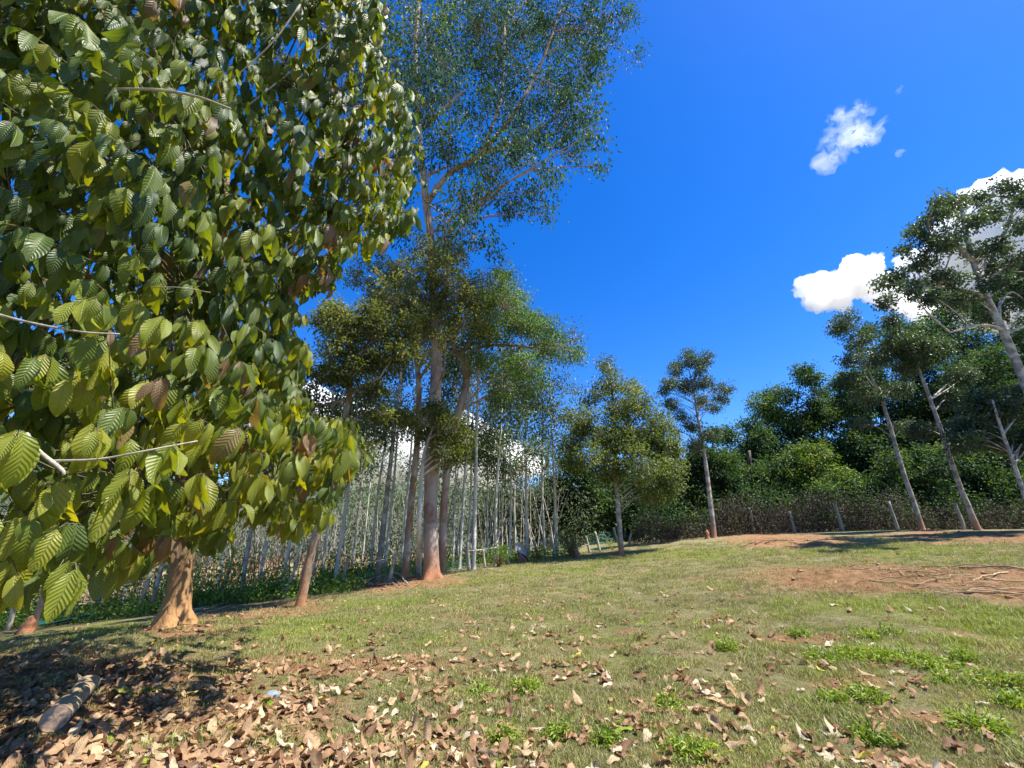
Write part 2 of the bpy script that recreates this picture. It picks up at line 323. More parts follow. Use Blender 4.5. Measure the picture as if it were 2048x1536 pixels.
def build_ground():
    a1=np.linspace(-64,64,330); a2=np.linspace(70,290,40); ang=np.radians(np.concatenate([a1,a2])); na=len(ang)
    r=np.concatenate([np.geomspace(.6,46,215),np.geomspace(50,2500,14)]); nr=len(r)
    A,Rr=np.meshgrid(ang,r); x=np.sin(A)*Rr; y=np.cos(A)*Rr; z=hz(x.ravel(),y.ravel()).reshape(x.shape)
    so,gr=masks(x.ravel(),y.ravel(),z.ravel()); so=so.reshape(x.shape)
    near=np.clip(1-Rr/60,0,1)
    z=z+near*((fbm(x*.9,y*.9)-.5)*.10+(fbm(x*5,y*5,3)-.5)*.035)+so*(fbm(x*4,y*4,5)-.5)*.17*near
    # spoil heaps of the dug soil
    for (px,py,h,w) in ((1540,1088,.13,.6),(1640,1086,.08,.5),(1700,1150,.18,.9),(1950,1165,.2,1.2)):
        g=G(px,py); z=z+h*np.exp(-((x-g[0])**2/(w*w*2.2)+(y-g[1])**2/(w*w)))*(.6+.8*fbm(x*2,y*2))
    V=np.stack([x.ravel(),y.ravel(),z.ravel()],1); V=np.vstack([V,[[0,0,hz1(0,0)]]])
    i=np.arange(nr-1)[:,None]*na; j=np.arange(na)[None,:]; j2=(j+1)%na
    Q=np.stack([i+j,i+na+j,i+na+j2,i+j2],-1).reshape(-1,4)[:, ::-1]
    c=len(V)-1; jj=np.arange(na); T=np.stack([jj,(jj+1)%na,np.full(na,c)],1)
    Fc=np.concatenate([Q[:,[0,1,2]],Q[:,[0,2,3]],T[:, ::-1]])
    m=mesh_np('ground',V,Fc,smooth=True)
    if m.polygons[0].normal.z<0: m.flip_normals()
    for nm,v in (('soil',so.ravel()),('green',gr)):
        a=m.attributes.new(nm,'FLOAT','POINT'); a.data.foreach_set('value',np.append(v,.3).astype(np.float32))
    mt,t,N,Lk=newmat('lawn_and_soil'); out=N.new('ShaderNodeOutputMaterial'); p=N.new('ShaderNodeBsdfPrincipled')
    p.inputs['Roughness'].default_value=.95; p.inputs['Specular IOR Level'].default_value=.1
    geo=N.new('ShaderNodeNewGeometry'); pos=geo.outputs['Position']
    n1=noise(N,Lk,2.2,8,pos,.7); dry=ramp(N,[(.3,(.16,.14,.07)),(.5,(.27,.245,.125)),(.7,(.41,.36,.21))]); Lk.new(n1.outputs[0],dry.inputs[0])
    n2=noise(N,Lk,9,8,pos,.75); grn=ramp(N,[(.3,(.13,.16,.035)),(.55,(.25,.28,.06)),(.75,(.36,.37,.12))]); Lk.new(n2.outputs[0],grn.inputs[0])
    n3=noise(N,Lk,5,8,pos,.7); sl=ramp(N,[(.28,(.16,.085,.045)),(.5,(.36,.20,.10)),(.72,(.50,.32,.18))]); Lk.new(n3.outputs[0],sl.inputs[0])
    ag=N.new('ShaderNodeAttribute'); ag.attribute_name='green'; as_=N.new('ShaderNodeAttribute'); as_.attribute_name='soil'
    def soft(a,nz,k):
        q=N.new('ShaderNodeMath'); q.operation='MULTIPLY_ADD'; Lk.new(nz,q.inputs[0]); q.inputs[1].default_value=k; q.inputs[2].default_value=-k*.5
        s=N.new('ShaderNodeMath'); s.operation='ADD'; s.use_clamp=True; Lk.new(a,s.inputs[0]); Lk.new(q.outputs[0],s.inputs[1]); return s.outputs[0]
    n4=noise(N,Lk,22,6,pos,.8)
    m1=N.new('ShaderNodeMix'); m1.data_type='RGBA'; Lk.new(soft(ag.outputs['Fac'],n4.outputs[0],1.6),m1.inputs[0]); Lk.new(dry.outputs[0],m1.inputs[6]); Lk.new(grn.outputs[0],m1.inputs[7])
    m2=N.new('ShaderNodeMix'); m2.data_type='RGBA'; Lk.new(soft(as_.outputs['Fac'],n4.outputs[0],1.3),m2.inputs[0]); Lk.new(m1.outputs[2],m2.inputs[6]); Lk.new(sl.outputs[0],m2.inputs[7])
    n5=noise(N,Lk,60,6,pos,.8); sp=ramp(N,[(.32,(.45,.42,.38)),(.5,(1,1,1)),(.7,(1.35,1.3,1.2))]); Lk.new(n5.outputs[0],sp.inputs[0])
    m3=N.new('ShaderNodeMix'); m3.data_type='RGBA'; m3.blend_type='MULTIPLY'; m3.inputs[0].default_value=.75; Lk.new(m2.outputs[2],m3.inputs[6]); Lk.new(sp.outputs[0],m3.inputs[7])
    Lk.new(m3.outputs[2],p.inputs['Base Color'])
    b=N.new('ShaderNodeBump'); b.inputs['Distance'].default_value=.03; b.inputs['Strength'].default_value=1; Lk.new(n5.outputs[0],b.inputs['Height'])
    b2=N.new('ShaderNodeBump'); b2.inputs['Distance'].default_value=.08; Lk.new(n4.outputs[0],b2.inputs['Height']); Lk.new(b2.outputs[0],b.inputs['Normal'])
    Lk.new(b.outputs[0],p.inputs['Normal']); Lk.new(p.outputs[0],out.inputs[0])
    o=link('ground',m,mt,kind='structure'); return o
ground=build_ground()
from mathutils.bvhtree import BVHTree
_gm=ground.data; _nv=len(_gm.vertices); _co=np.empty(_nv*3,np.float32); _gm.vertices.foreach_get('co',_co)
_tri=np.empty(len(_gm.loops),np.int32); _gm.loops.foreach_get('vertex_index',_tri)
_bvh=BVHTree.FromPolygons(_co.reshape(-1,3).tolist(),_tri.reshape(-1,3).tolist(),all_triangles=True)
def gz(x,y):
    h=_bvh.ray_cast(Vector((x,y,30)),Vector((0,0,-1)))
    return (h[0].z,h[1]) if h[0] is not None else (hz1(x,y),Vector((0,0,1)))
def GG(px,py):
    g=G(px,py); g[2]=gz(g[0],g[1])[0]; return g

def build_hills():
    n=260; m=16; az=np.radians(np.linspace(-100,75,n)); V=[]; rows=[]
    for j in range(m):
        t=j/(m-1); r=78+t*60; x=np.sin(az)*r; y=np.cos(az)*r; top=15+7*fbm(np.degrees(az)*.09+4,az*0+2,4)
        z=-2+top*math.sin(t*math.pi*.5)+ (fbm(x*.25,y*.25,4)-.5)*3.2*(t>0)+(fbm(x*.9,y*.9,3)-.5)*1.4*(t>0); V.append(np.stack([x,y,z],1))
    V=np.concatenate(V); i=np.arange(m-1)[:,None]*n; j=np.arange(n-1)[None,:]; Q=np.stack([i+j,i+j+1,i+n+j+1,i+n+j],-1).reshape(-1,4)
    mt,t,N,Lk=newmat('wooded_hill'); out=N.new('ShaderNodeOutputMaterial'); p=N.new('ShaderNodeBsdfPrincipled'); p.inputs['Roughness'].default_value=.95; p.inputs['Specular IOR Level'].default_value=.1
    g=N.new('ShaderNodeNewGeometry'); a=noise(N,Lk,.6,9,g.outputs['Position'],.8); r=ramp(N,[(.35,(.06,.085,.055)),(.55,(.13,.17,.09)),(.72,(.22,.25,.14))]); Lk.new(a.outputs[0],r.inputs[0]); Lk.new(r.outputs[0],p.inputs['Base Color'])
    b=N.new('ShaderNodeBump'); b.inputs['Distance'].default_value=1.2; Lk.new(a.outputs[0],b.inputs['Height']); Lk.new(b.outputs[0],p.inputs['Normal']); Lk.new(p.outputs[0],out.inputs[0])
    link('hills',mesh_np('hills',V,Q,smooth=True),mt,kind='structure')
build_hills()

# ------------------------------------------------------------------ clouds
from mathutils import noise as mn
import bmesh
def cloud_mat(name, dens):
    m,t,N,Lk=newmat(name); out=N.new('ShaderNodeOutputMaterial'); v=N.new('ShaderNodeVolumeScatter'); v.inputs['Color'].default_value=(1,1,1,1)
    v.inputs['Density'].default_value=dens; v.inputs['Anisotropy'].default_value=.2; Lk.new(v.outputs[0],out.inputs['Volume']); return m
M_cloud=cloud_mat('cloud_dense',.040); M_wisp=cloud_mat('cloud_wisp',.0045)
def cloud(label,puffs,dist,mat,seed,vox,amp,grp='white clouds in the blue sky'):
    rr=np.random.default_rng(seed); bm=bmesh.new()
    for (px,py,rp) in puffs:
        for k in range(5):
            c=PD(px+rr.normal()*rp*.45*(k>0),py+rr.normal()*rp*.3*(k>0),dist*(1+rr.normal()*.035)); r=rp*dist/F*(1 if k==0 else rr.uniform(.35,.75))
            bmesh.ops.create_icosphere(bm,subdivisions=2,radius=r,matrix=Matrix.Translation(c))
    me=bpy.data.meshes.new('cloud'); bm.to_mesh(me); bm.free()
    tmp=bpy.data.objects.new('tmp',me); sc.collection.objects.link(tmp)
    md=tmp.modifiers.new('r','REMESH'); md.mode='VOXEL'; md.voxel_size=vox
    dg=bpy.context.evaluated_depsgraph_get(); dg.update(); me2=bpy.data.meshes.new_from_object(tmp.evaluated_get(dg))
    bpy.data.objects.remove(tmp); b2=bmesh.new(); b2.from_mesh(me2); seen=set(); best=[]
    for v0 in b2.verts:
        if v0.index in seen: continue
        st=[v0]; seen.add(v0.index); comp=[]
        while st:
            v=st.pop(); comp.append(v)
            for e in v.link_edges:
                w=e.other_vert(v)
                if w.index not in seen: seen.add(w.index); st.append(w)
        if len(comp)>len(best): best=comp
    bs_=set(best); bmesh.ops.delete(b2,geom=[v for v in b2.verts if v not in bs_],context='VERTS'); b2.to_mesh(me2); b2.free(); n=len(me2.vertices); co=np.empty(n*3,np.float32); me2.vertices.foreach_get('co',co); co=co.reshape(-1,3)
    no=np.array([v.normal[:] for v in me2.vertices]); off=Vector((seed*31.7,0,0))
    d=np.empty(n)
    for i in range(n):
        v=Vector(co[i])*.011+off
        a=abs(mn.noise(v)); b=abs(mn.noise(v*2.1)); c=abs(mn.noise(v*4.7)); e=abs(mn.noise(v*9.5)); d[i]=a*1.1+b*.85+c*.65+e*.45-.72
    co=co+no*(d*amp)[:,None]; cen=co.mean(0); co-=cen
    me2.vertices.foreach_set('co',co.astype(np.float32).ravel()); me2.polygons.foreach_set('use_smooth',np.ones(len(me2.polygons),bool)); me2.name='cloud'
    me2.materials.clear(); o=link('cloud',me2,mat); o.location=cen.tolist(); me2.update()
    return tag(o,label,'cloud',grp)
cloud('small puffy white cloud left of the tall right tree, joined to the large one',[(1610,575,20),(1640,585,32),(1680,575,36),(1720,560,38),(1745,530,22),(1760,580,36),(1800,600,30),(1640,605,18),(1840,620,25)],1500,M_cloud,1,10,38)
cloud('large bright white cloud behind the crown of the tall right tree',[(1980,430,70),(2040,420,78),(2100,430,95),(1930,480,60),(1870,530,50),(1990,520,80),(2080,560,90),(1900,590,50),(1830,590,36),(1980,610,60),(2160,500,110),(1820,520,26)],1700,M_cloud,2,19,42)
cloud('small wispy torn white cloud high in the sky above the forest',[(1690,232,20),(1655,245,11),(1705,262,26),(1738,270,22),(1688,292,22),(1658,318,14),(1650,340,15),(1765,240,12),(1630,345,8),(1640,290,9),(1725,220,12)],1500,M_wisp,3,6.5,75)
cloud('low white cloud seen between the plantation trunks on the left',[(620,840,50),(700,840,50),(780,870,50),(860,890,40),(940,880,50),(1000,920,55),(560,850,70),(650,880,80),(760,900,80),(880,930,70),(1060,930,30),(960,960,60)],2000,M_cloud,4,30,42)

cloud('tiny cloud shred above and right of the torn wispy cloud',[(1788,190,7),(1796,182,7),(1803,174,5)],1500,M_wisp,6,5,18)
cloud('tiny cloud shred below and right of the torn wispy cloud',[(1800,302,8),(1793,309,6),(1806,295,6)],1500,M_wisp,7,5,18)

# ------------------------------------------------------------------ tree builder
def crown_leaf_cloud(rng, clusters, n_leaves, per, L, W, droop=.4, spread=1., toneb=0.0, flat=1.0):
    """clusters: list of (centre, radius). Leaves in sprays inside each; returns arrays + spray centres per cluster"""
    vol=np.array([r**2.2 for _,r in clusters]); share=vol/vol.sum(); pos=[];ax=[];nr=[];tn=[];A=[];B=[]
    for (c,r),s in zip(clusters,share):
        ns=max(2,int(n_leaves*s/per))
        d=unit(rng.normal(0,1,(ns,3))); rad=r*rng.random(ns)**.42; d2=d*rad[:,None]; d2[:,2]*=.8*flat
        C=c+d2; A.append(np.repeat(np.asarray(c)[None]-[0,0,r*.3],ns,0)+rng.normal(0,.12*r,(ns,3))); B.append(C)
        tone_s=rng.normal(.42+toneb,.16,ns)+.12*rng.normal()
        k=per; cc=np.repeat(C,k,0)+rng.normal(0,1,(ns*k,3))*np.array([1,1,.7])*spread*L*1.25
        a=unit(np.repeat(d,k,0)*.7+rng.normal(0,.6,(ns*k,3))+np.array([0,0,-droop]))
        pos.append(cc); ax.append(a); nr.append(unit(rng.normal(0,.55,(ns*k,3))+np.array([0,0,.9])))
        tn.append(np.clip(np.repeat(tone_s,k)+rng.normal(0,.14,ns*k),0,1))
    return map(np.concatenate,(pos,ax,nr,tn,A,B))
def tree(name,label,path,clusters,mat,bark,n=15000,per=10,leaf=.1,wid=.45,droop=.4,group=None,basept=None,Y=None,
         limbs=(),flare=.6,nseg=26,twig=.006,depth=1.0,seed=1,dup=True,spread=1.,rough=.10,toneb=0.,limb_r=1.,sides=12,lobes=5,extra_crown=None,branchbark=None,flat=1.0,cdy=0.,cr=1.0,amin=.12):
    rng=np.random.default_rng(seed)
    g=basept if basept is not None else GG(*path[0][:2]); Y=Y or g[1]
    pts=[]; rad=[]
    for i,q in enumerate(path):
        p=P(q[0],q[1],Y+(q[3] if len(q)>3 else 0)); 
        if i==0: p=g-np.array([0,0,.15])
        pts.append(p); rad.append(q[2]*.41*depth_of(p)/F/math.sqrt(1+((q[0]-1024)/F)**2))
    pts=np.array(pts); root=thing(name,label,'tree',Vector(g),group)
    sp=spline(pts,nseg); rs=np.interp(np.linspace(0,len(pts)-1,nseg),range(len(pts)),rad)
    # uneven spacing so that the foot has rings for its flare
    hb=rad[0]*2.2; H=np.linalg.norm(pts[-1]-pts[0]); t=np.concatenate([np.linspace(0,min(.3,hb*1.6/H),8)[:-1],np.linspace(min(.3,hb*1.6/H),1,nseg)])
    sidx=np.linspace(0,1,nseg); spt=np.stack([np.interp(t,sidx,sp[:,k]) for k in range(3)],1); rt=np.interp(t,sidx,rs)
    hh=np.linalg.norm(spt-spt[0],axis=1); ph=rng.random()*6
    ge=Geo(); 
    T=[0]
    def fl(tt,ang):
        i=int(round(tt*(len(t)-1))); e=math.exp(-max(hh[i]-.1,0)/(hb*.38)); return flare*e*(1+.55*np.cos(ang*lobes+ph)*min(1,e*1.5)+.25*np.cos(ang*2+ph*2))
    tube(ge,spt,rt,sides,fl,rough)
    # limbs given as paths
    for lb in limbs:
        lp=np.array([P(q[0],q[1],Y+(q[3] if len(q)>3 else 0)) for q in lb]); lr=[q[2]*.5*depth_of(p)/F for q,p in zip(lb,lp)]
        m=4*len(lb); tube(ge,spline(lp,m),np.interp(np.linspace(0,len(lb)-1,m),range(len(lb)),lr),7,None,.1)
    W3=[]; px=np.array([c[0] for c in clusters],float); half=max(20,(px.max()-px.min())/2); mid=(px.max()+px.min())/2
    for c in clusters:
        D=np.linalg.norm(P(c[0],c[1],Y)-CAM); dep=depth_of(P(c[0],c[1],Y)); r=c[2]*dep/F*cr
        hw=half*dep/F; sh=math.sqrt(max(.12,1-((c[0]-mid)/half)**2))*hw*.75*depth
        dy=(c[3] if len(c)>3 else -abs(rng.normal(0,.5))*sh)+cdy
        W3.append((P(c[0],c[1],Y+dy),r))
        if dup: 
            dy2=abs(rng.normal(0,.6))*sh+.1+cdy; W3.append((P(c[0]+rng.normal()*c[2]*.4,c[1]+rng.normal()*c[2]*.3,Y+dy2),r*.95))
    # limbs from the trunk to each cluster
    allp=[sp[int(nseg*amin):]]+[spline(np.array([P(q[0],q[1],Y+(q[3] if len(q)>3 else 0)) for q in lb]),12) for lb in limbs]
    allp=np.concatenate(allp); 
    for c,r in W3:
        d=allp-c; h=np.hypot(d[:,0],d[:,1]); cost=np.abs(d[:,2]+.45*h)*1.0+h*.75+np.where(d[:,2]>0,d[:,2]*1.5,0)
        a=allp[int(np.argmin(cost))]; L_=np.linalg.norm(c-a)
        if L_<.15: continue
        mid_=(a+c)/2+np.array([0,0,.12*L_])+rng.normal(0,.05*L_,3)
        r0=(.012+.011*L_)*limb_r; tube(ge,spline([a,mid_,c],6),np.linspace(r0,r0*.3,6),5,None,0,False)
    pos,ax,nr,tn,A,B=crown_leaf_cloud(rng,W3,n,per,leaf,leaf*wid,droop,spread,toneb,flat)
    twigs(ge,A,B,twig,twig*.35,3,.15,rng)
    org=np.asarray(g); 
    for k in range(len(ge.V)): ge.V[k]=ge.V[k]-org
    tk=link('trunk',ge.mesh('trunk'),bark); tk.parent=root
    cm=leaf_quads('crown',pos-org,ax,nr,leaf*rng.uniform(.7,1.25,len(pos)),leaf*wid*rng.uniform(.8,1.2,len(pos)),tn)
    co=link('crown',cm,mat); co.parent=root; co['kind']='stuff'
    return root

# ------------------------------------------------------------------ the tall trees of the clearing
tall_clusters=[(760,60,60),(800,150,55),(850,60,65),(760,220,40),(900,120,60),(860,200,55),(960,50,65),(1050,60,65),(1130,50,65),(1220,20,45),(1000,150,60),
 (1080,160,60),(1160,130,50),(1205,85,40),(1272,115,16),(1175,215,42),(1120,240,52),(1040,250,55),(960,240,55),(900,300,50),(830,310,38),(990,330,50),(1070,320,50),
 (1140,300,38),(1085,385,34),(1020,400,42),(930,390,42),(945,465,34),(1092,425,14),(900,440,34),(1198,332,8),(795,400,28),(850,-50,60),(960,-60,65),(1080,-55,60),
 (1190,-50,50),(780,-50,50),(980,500,22),(820,470,25),(1195,260,26),(1250,40,26),(900,200,50),(1130,170,40),(1000,60,50),(700,100,50),(720,180,40)]
tree('tall_tree','tallest tree with buttressed pinkish trunk and airy blue-green crown, centre of the clearing',
 [(864,1158,37),(861,1050,34),(862,950,32),(868,850,29),(873,740,27),(872,650,24),(866,540,22),(860,460,20),(850,390,18),(842,300,13),(833,180,11),(832,60,9),(850,-80,6)],
 tall_clusters,M_big,B_big,n=52000,per=30,leaf=.22,wid=.38,twig=.004,limb_r=.55,droop=.9,flare=.62,lobes=4,sides=16,nseg=34,seed=11,depth=1.0,amin=.5,spread=1.0,toneb=.02,
 limbs=[[(852,408,14),(900,345,12),(960,310,11,-.5),(1035,215,8,-1),(1085,120,6,-1),(1120,20,4,-1)],[(960,310,8,-.5),(1060,272,6,-.2),(1120,222,4,.2)],
  [(965,300,7,-.5),(1003,190,6,.5),(1010,40,4,1)],[(836,265,9),(890,215,6,-1),(930,180,4,-1.4)],[(838,320,8),(800,240,6,.8),(770,120,4,1.4)],[(845,355,8),(900,330,4,1)]])
tree('olive_crowned_tree','tree with dense olive-brown crown standing just left of the tallest trunk',
 [(810,1158,20),(820,1030,18),(834,890,16),(838,770,14),(832,690,12),(850,600,8),(860,520,5)],
 [(860,500,36),(820,540,40),(890,545,42),(760,540,34),(715,545,22),(850,590,50),(920,590,42),(790,590,46),(960,600,32),(745,590,34),(880,640,36),(930,640,34),(820,630,28),(975,560,20),(700,560,14),(905,510,28),(775,620,28),(890,670,20),(960,640,24)],
 M_olive,B_brown,cdy=-1.9,spread=.85,n=21000,per=24,leaf=.125,wid=.48,seed=12,limbs=[[(834,700,8),(800,640,6,-.4),(780,590,4,-.6)],[(836,690,8),(870,620,6,-.3),(900,560,4)]],flare=.4)
tree('leaning_fork_tree','slender pale forked tree with feathery bright green crown right of the tallest trunk',
 [(884,1140,20,.6),(888,1010,19,.6),(900,900,19,.6),(917,830,18,.6),(932,770,17,.6),(926,720,15,.6),(905,690,10,.4),(925,640,6)],
 [(1010,600,45),(1060,655,42),(980,660,42),(1100,690,34),(1060,725,36),(1138,712,20),(1010,740,34),(960,720,32),(1045,775,24),(1000,560,32),(955,600,42),(1080,765,18),(990,795,24),(1030,640,40),(1100,655,22),(1155,700,14),(1035,590,22),(940,560,24)],
 M_acac,B_big,limb_r=.6,amin=.45,n=24000,spread=.95,per=24,leaf=.135,wid=.38,seed=13,Y=18.2,basept=GG(884,1146),limbs=[[(930,760,10,.6),(940,705,8,.3),(990,690,6,0),(1070,695,4,-.3)],[(918,715,9,.5),(960,660,6,.3),(1010,620,4,.2)]],flare=.3,droop=.5)
tree('sprouting_tree','slim leaning tree whose low yellow-green sprouts hide the tallest trunk',
 [(835,1150,13),(838,1060,12),(842,970,10),(850,900,8),(868,850,5)],
 [(850,838,30),(900,855,30),(822,835,24),(890,900,26),(930,880,22),(870,820,24),(905,925,18),(915,905,16),(845,870,18),(930,915,14)],
 M_epi,B_grey,n=7000,per=12,leaf=.12,wid=.42,seed=14,basept=GG(838,1152),Y=16.4,flare=.3,depth=.6)
tree('left_clearing_tree','brown-trunked leaning tree with spotted olive crown, left of the tallest one',
 [(600,1212,25),(622,1110,23),(643,1040,20),(664,940,17),(688,840,16),(702,770,14),(700,710,9),(705,650,5)],
 [(700,650,42),(755,670,40),(672,700,38),(735,625,30),(800,705,32),(770,725,36),(650,750,30),(700,740,36),(740,780,26),(650,640,28),(680,620,24),(800,670,24),(820,640,20),(690,860,24),(640,840,28),(760,820,22),(620,890,26),(720,900,22),(610,790,30)],
 M_olive,B_brown,n=17000,spread=.85,per=24,leaf=.13,wid=.48,seed=15,toneb=-.06,limbs=[[(698,790,8),(720,775,7,-.3),(760,755,5,-.5)],[(690,800,7),(650,810,6,.3),(620,815,5,.5)],[(702,730,8),(740,680,5,.2)]],flare=.35)
tree('conical_tree','broad cone-shaped mid-green tree with reddish stained foot, right of the sapling',
 [(1243,1110,14),(1238,1040,13),(1234,980,12),(1230,900,11),(1228,820,8),(1218,730,4)],
 [(1215,718,10),(1213,735,16),(1225,765,26),(1262,775,22),(1190,795,26),(1240,820,38),(1288,800,26),(1165,835,32),(1148,875,28),(1210,870,44),(1280,865,44),(1315,850,28),(1325,895,34),(1290,930,44),(1335,955,34),(1300,990,36),(1345,900,20),(1220,930,40),(1180,910,34),(1250,885,40),(1165,860,24),(1130,895,18),(1300,830,20),(1355,930,18)],
 M_cone,B_lich,n=34000,spread=.95,per=22,leaf=.15,wid=.46,seed=16,flare=.35,depth=.9)
tree('puffy_tree','slim tree with round dark leaf puffs against the sky, between cone tree and forest',
 [(1428,1076,13),(1420,1000,12),(1411,925,10),(1398,850,7),(1386,770,4)],
 [(1385,722,20),(1355,738,17),(1408,722,16),(1340,765,18),(1375,770,20),(1412,765,18),(1438,788,18),(1400,800,16),(1342,808,16),(1360,830,14),(1428,815,13),(1385,850,18),(1415,870,16),(1392,888,18),(1450,800,10),(1350,860,12),(1330,785,10),(1400,740,14)],
 M_dark,B_lich,cr=.9,spread=.9,n=17000,per=22,leaf=.12,wid=.5,seed=17,flare=.45,depth=.8,flat=1.1)
tree('slim_tree','thin straight tree with sparse crown, leaning left of the two right-hand trunks',
 [(1845,1060,16),(1826,1000,14),(1805,940,13),(1775,835,10),(1750,770,7),(1700,670,4)],
 [(1690,640,24),(1715,680,24),(1745,715,28),(1700,715,20),(1780,700,22),(1675,660,14),(1735,785,28,1.2),(1795,780,24,1.2),(1700,760,20),(1812,850,16,1.3),(1728,850,16,1.3)],
 M_dark,B_lich,n=13000,spread=.9,per=20,leaf=.16,wid=.45,seed=18,flare=.45,toneb=.03)
tree('slim_tree','tall thin spotted trunk with ragged grey-green crown, just right of its leaning twin',
 [(1957,1061,20),(1935,1010,17),(1915,960,15),(1882,860,13),(1846,760,9),(1808,670,6),(1783,615,3)],
 [(1800,680,22),(1785,640,14),(1835,700,30),(1885,790,26,1.3),(1848,860,20,1.2),(1820,730,22,1),(1925,850,18,1.4),(1880,700,26,1.2),(1925,750,24,1.4)],
 M_dark,B_lich,n=17000,spread=.9,per=20,leaf=.16,wid=.45,seed=19,flare=.45)
_rb=G(2190,1062); _rb=np.array([_rb[0]*.93,_rb[1]*.93,0]); _rb[2]=gz(_rb[0],_rb[1])[0]
_ry=_rb[1]
tree('giant_tree','huge leaning pale trunk with puffed dark leaf tufts before the white cloud, right edge',
 [(2170,1062,38),(2110,910,33),(2060,790,28),(2012,675,24),(1978,605,21),(1948,530,16),(1930,455,14),(1918,390,8)],
 [(1870,432,26),(1840,470,26),(1905,412,30),(1850,520,26),(1790,562,24),(1768,598,18),(1825,575,24),(1895,480,30),(1940,440,24),(1990,425,24),(2022,375,22),(2045,400,22),(2040,450,24),(2000,495,24),(2040,520,24),(1980,560,30),(1900,560,30),(1865,595,24),(1925,600,26),(1955,500,22),(1760,570,14),(1880,400,16),(1960,390,18),(2090,400,40),(2120,470,40),(2080,550,36,1.5),(2050,600,30,2),(2110,620,36,2),(1810,500,16),(1985,640,20,1.5)],
 M_dark,B_lich,cr=.75,spread=.75,n=26000,per=26,leaf=.16,wid=.5,seed=20,basept=_rb,Y=_ry,flare=.4,limb_r=.9,
 limbs=[[(1948,525,11),(1900,480,8,-.4),(1860,470,5,-.7)],[(1975,595,9),(1900,575,6,-.4),(1820,580,4,-.6)],[(1950,530,9),(2000,480,7,.3),(2025,420,5,.5),(2030,370,3,.5)],[(2010,660,8),(1960,650,6,-.4),(1900,665,4,-.8)]],dup=True,depth=.7)
_eb=G(2090,1066)
tree('slim_tree','thin trunk at the right picture edge with broad low dark crown',
 [(2088,1066,18),(2055,1005,15),(2030,935,13),(2003,860,10),(1985,800,6)],
 [(1950,850,28,.8),(2015,825,30,1),(2050,880,28,1.2),(1930,890,20,.8),(1985,880,22,1.1),(2065,815,30,1),(2030,790,24,1),(1965,805,24,.8),(2095,870,36,1)],
 M_dark,B_lich,n=16000,spread=.9,per=20,leaf=.17,wid=.45,seed=21,flare=.4,basept=_eb,toneb=.05)
# ------------------------------------------------------------------ forest behind the right fence
def forest_tree(i,cx,top,w,Y,mat,label,n=9000,leaf=.17,bot=1030,toneb=0.):
    rng=np.random.default_rng(100+i); bot=1085 if cx<1420 else bot; cl=[]; H=bot-top; k=int(9+H*w/3300)
    for j in range(k):
        t=rng.random()**.8; hw=w*.5*math.sqrt(max(.15,1-(2*abs(t-.45))**2.2)); cl.append((cx+rng.uniform(-1,1)*hw,top+18+t*(H-30),rng.uniform(.13,.24)*w))
    cl.append((cx+rng.normal()*w*.1,top+w*.12,w*.16))
    b=P(cx,1040,Y); b[2]=gz(b[0],b[1])[0]
    return tree('forest_tree',label,[(cx,1050,13*30/Y),(cx+rng.normal()*4,900,9*30/Y),(cx+rng.normal()*8,top+H*.35,5*30/Y),(cx,top+H*.1,2)],cl,mat,B_dark,n=n,per=20,spread=.95,leaf=leaf,wid=.5,
        seed=200+i,basept=b,Y=Y,flare=.3,group='trees of the dense forest beyond the fence',nseg=12,sides=7,twig=.012,depth=.75,toneb=toneb,limb_r=1.6)
FT=[(1010,985,120,44,M_for,'low dark forest tree behind the plantation trunks, left end of the forest',0),
 (1090,945,130,40,M_for,'round dark forest tree directly left of the cone-shaped tree',0),
 (1160,905,120,38,M_for,'blue-green forest tree behind the left half of the cone-shaped tree',0),
 (1250,930,120,42,M_for,'dark forest tree hidden behind the cone-shaped tree trunk',0),
 (1345,885,110,38,M_for,'dark forest tree between cone-shaped tree and puffy tree',0),
 (1430,850,130,36,M_for,'rounded green forest tree right behind the puffy tree trunk',.03),
 (1500,835,120,40,M_for,'spreading mid-green forest tree right of the puffy tree',.06),
 (1560,775,130,42,M_fory,'bright yellowish forest tree rising at the left of the slope',0),
 (1630,880,140,34,M_fory,'yellow-green low forest tree in the middle of the hedge',.05),
 (1640,770,120,42,M_for,'feathery topped forest tree against the blue sky',.05),
 (1700,790,120,38,M_for,'mid-green forest tree behind the thin dead branch',.02),
 (1570,920,130,35,M_for,'dark low forest tree below the bright yellowish one',0),
 (1500,930,120,36,M_for,'dark low forest tree above the dry brush, right of the puffy tree',0),
 (1760,750,130,40,M_for,'tall forest tree behind the left slim trunk',-.03),
 (1840,640,160,38,M_for,'tall dark forest tree between the two slim spotted trunks',-.05),
 (1930,575,170,38,M_for,'tall dark forest tree below the large white cloud',-.06),
 (2020,530,170,38,M_for,'very dark tall forest tree behind the giant leaning trunk',-.08),
 (2120,520,190,38,M_for,'dark tall forest tree beyond the right picture edge',-.08),
 (1780,900,140,33,M_for,'low bluish forest tree behind the foot of the left slim trunk',-.02),
 (1900,880,150,33,M_for,'low dark forest tree behind the right slim trunk',-.05),
 (2020,900,150,33,M_for,'low dark forest tree by the edge trunk on the right',-.05),
 (2130,880,170,33,M_for,'low dark forest tree right of the edge trunk',-.05),
 (1600,725,90,40,M_for,'thin feathery forest treetop sticking up left of the slim leaning trunks',.05),
 (1745,650,110,37,M_for,'airy forest treetop rising directly behind the left slim trunk top',.02),
 (1970,690,150,34,M_for,'broad dark forest tree filling the gap between right slim trunk and giant trunk',-.03),
 (1390,940,110,36,M_for,'dark low forest tree left of the puffy tree trunk',0)]
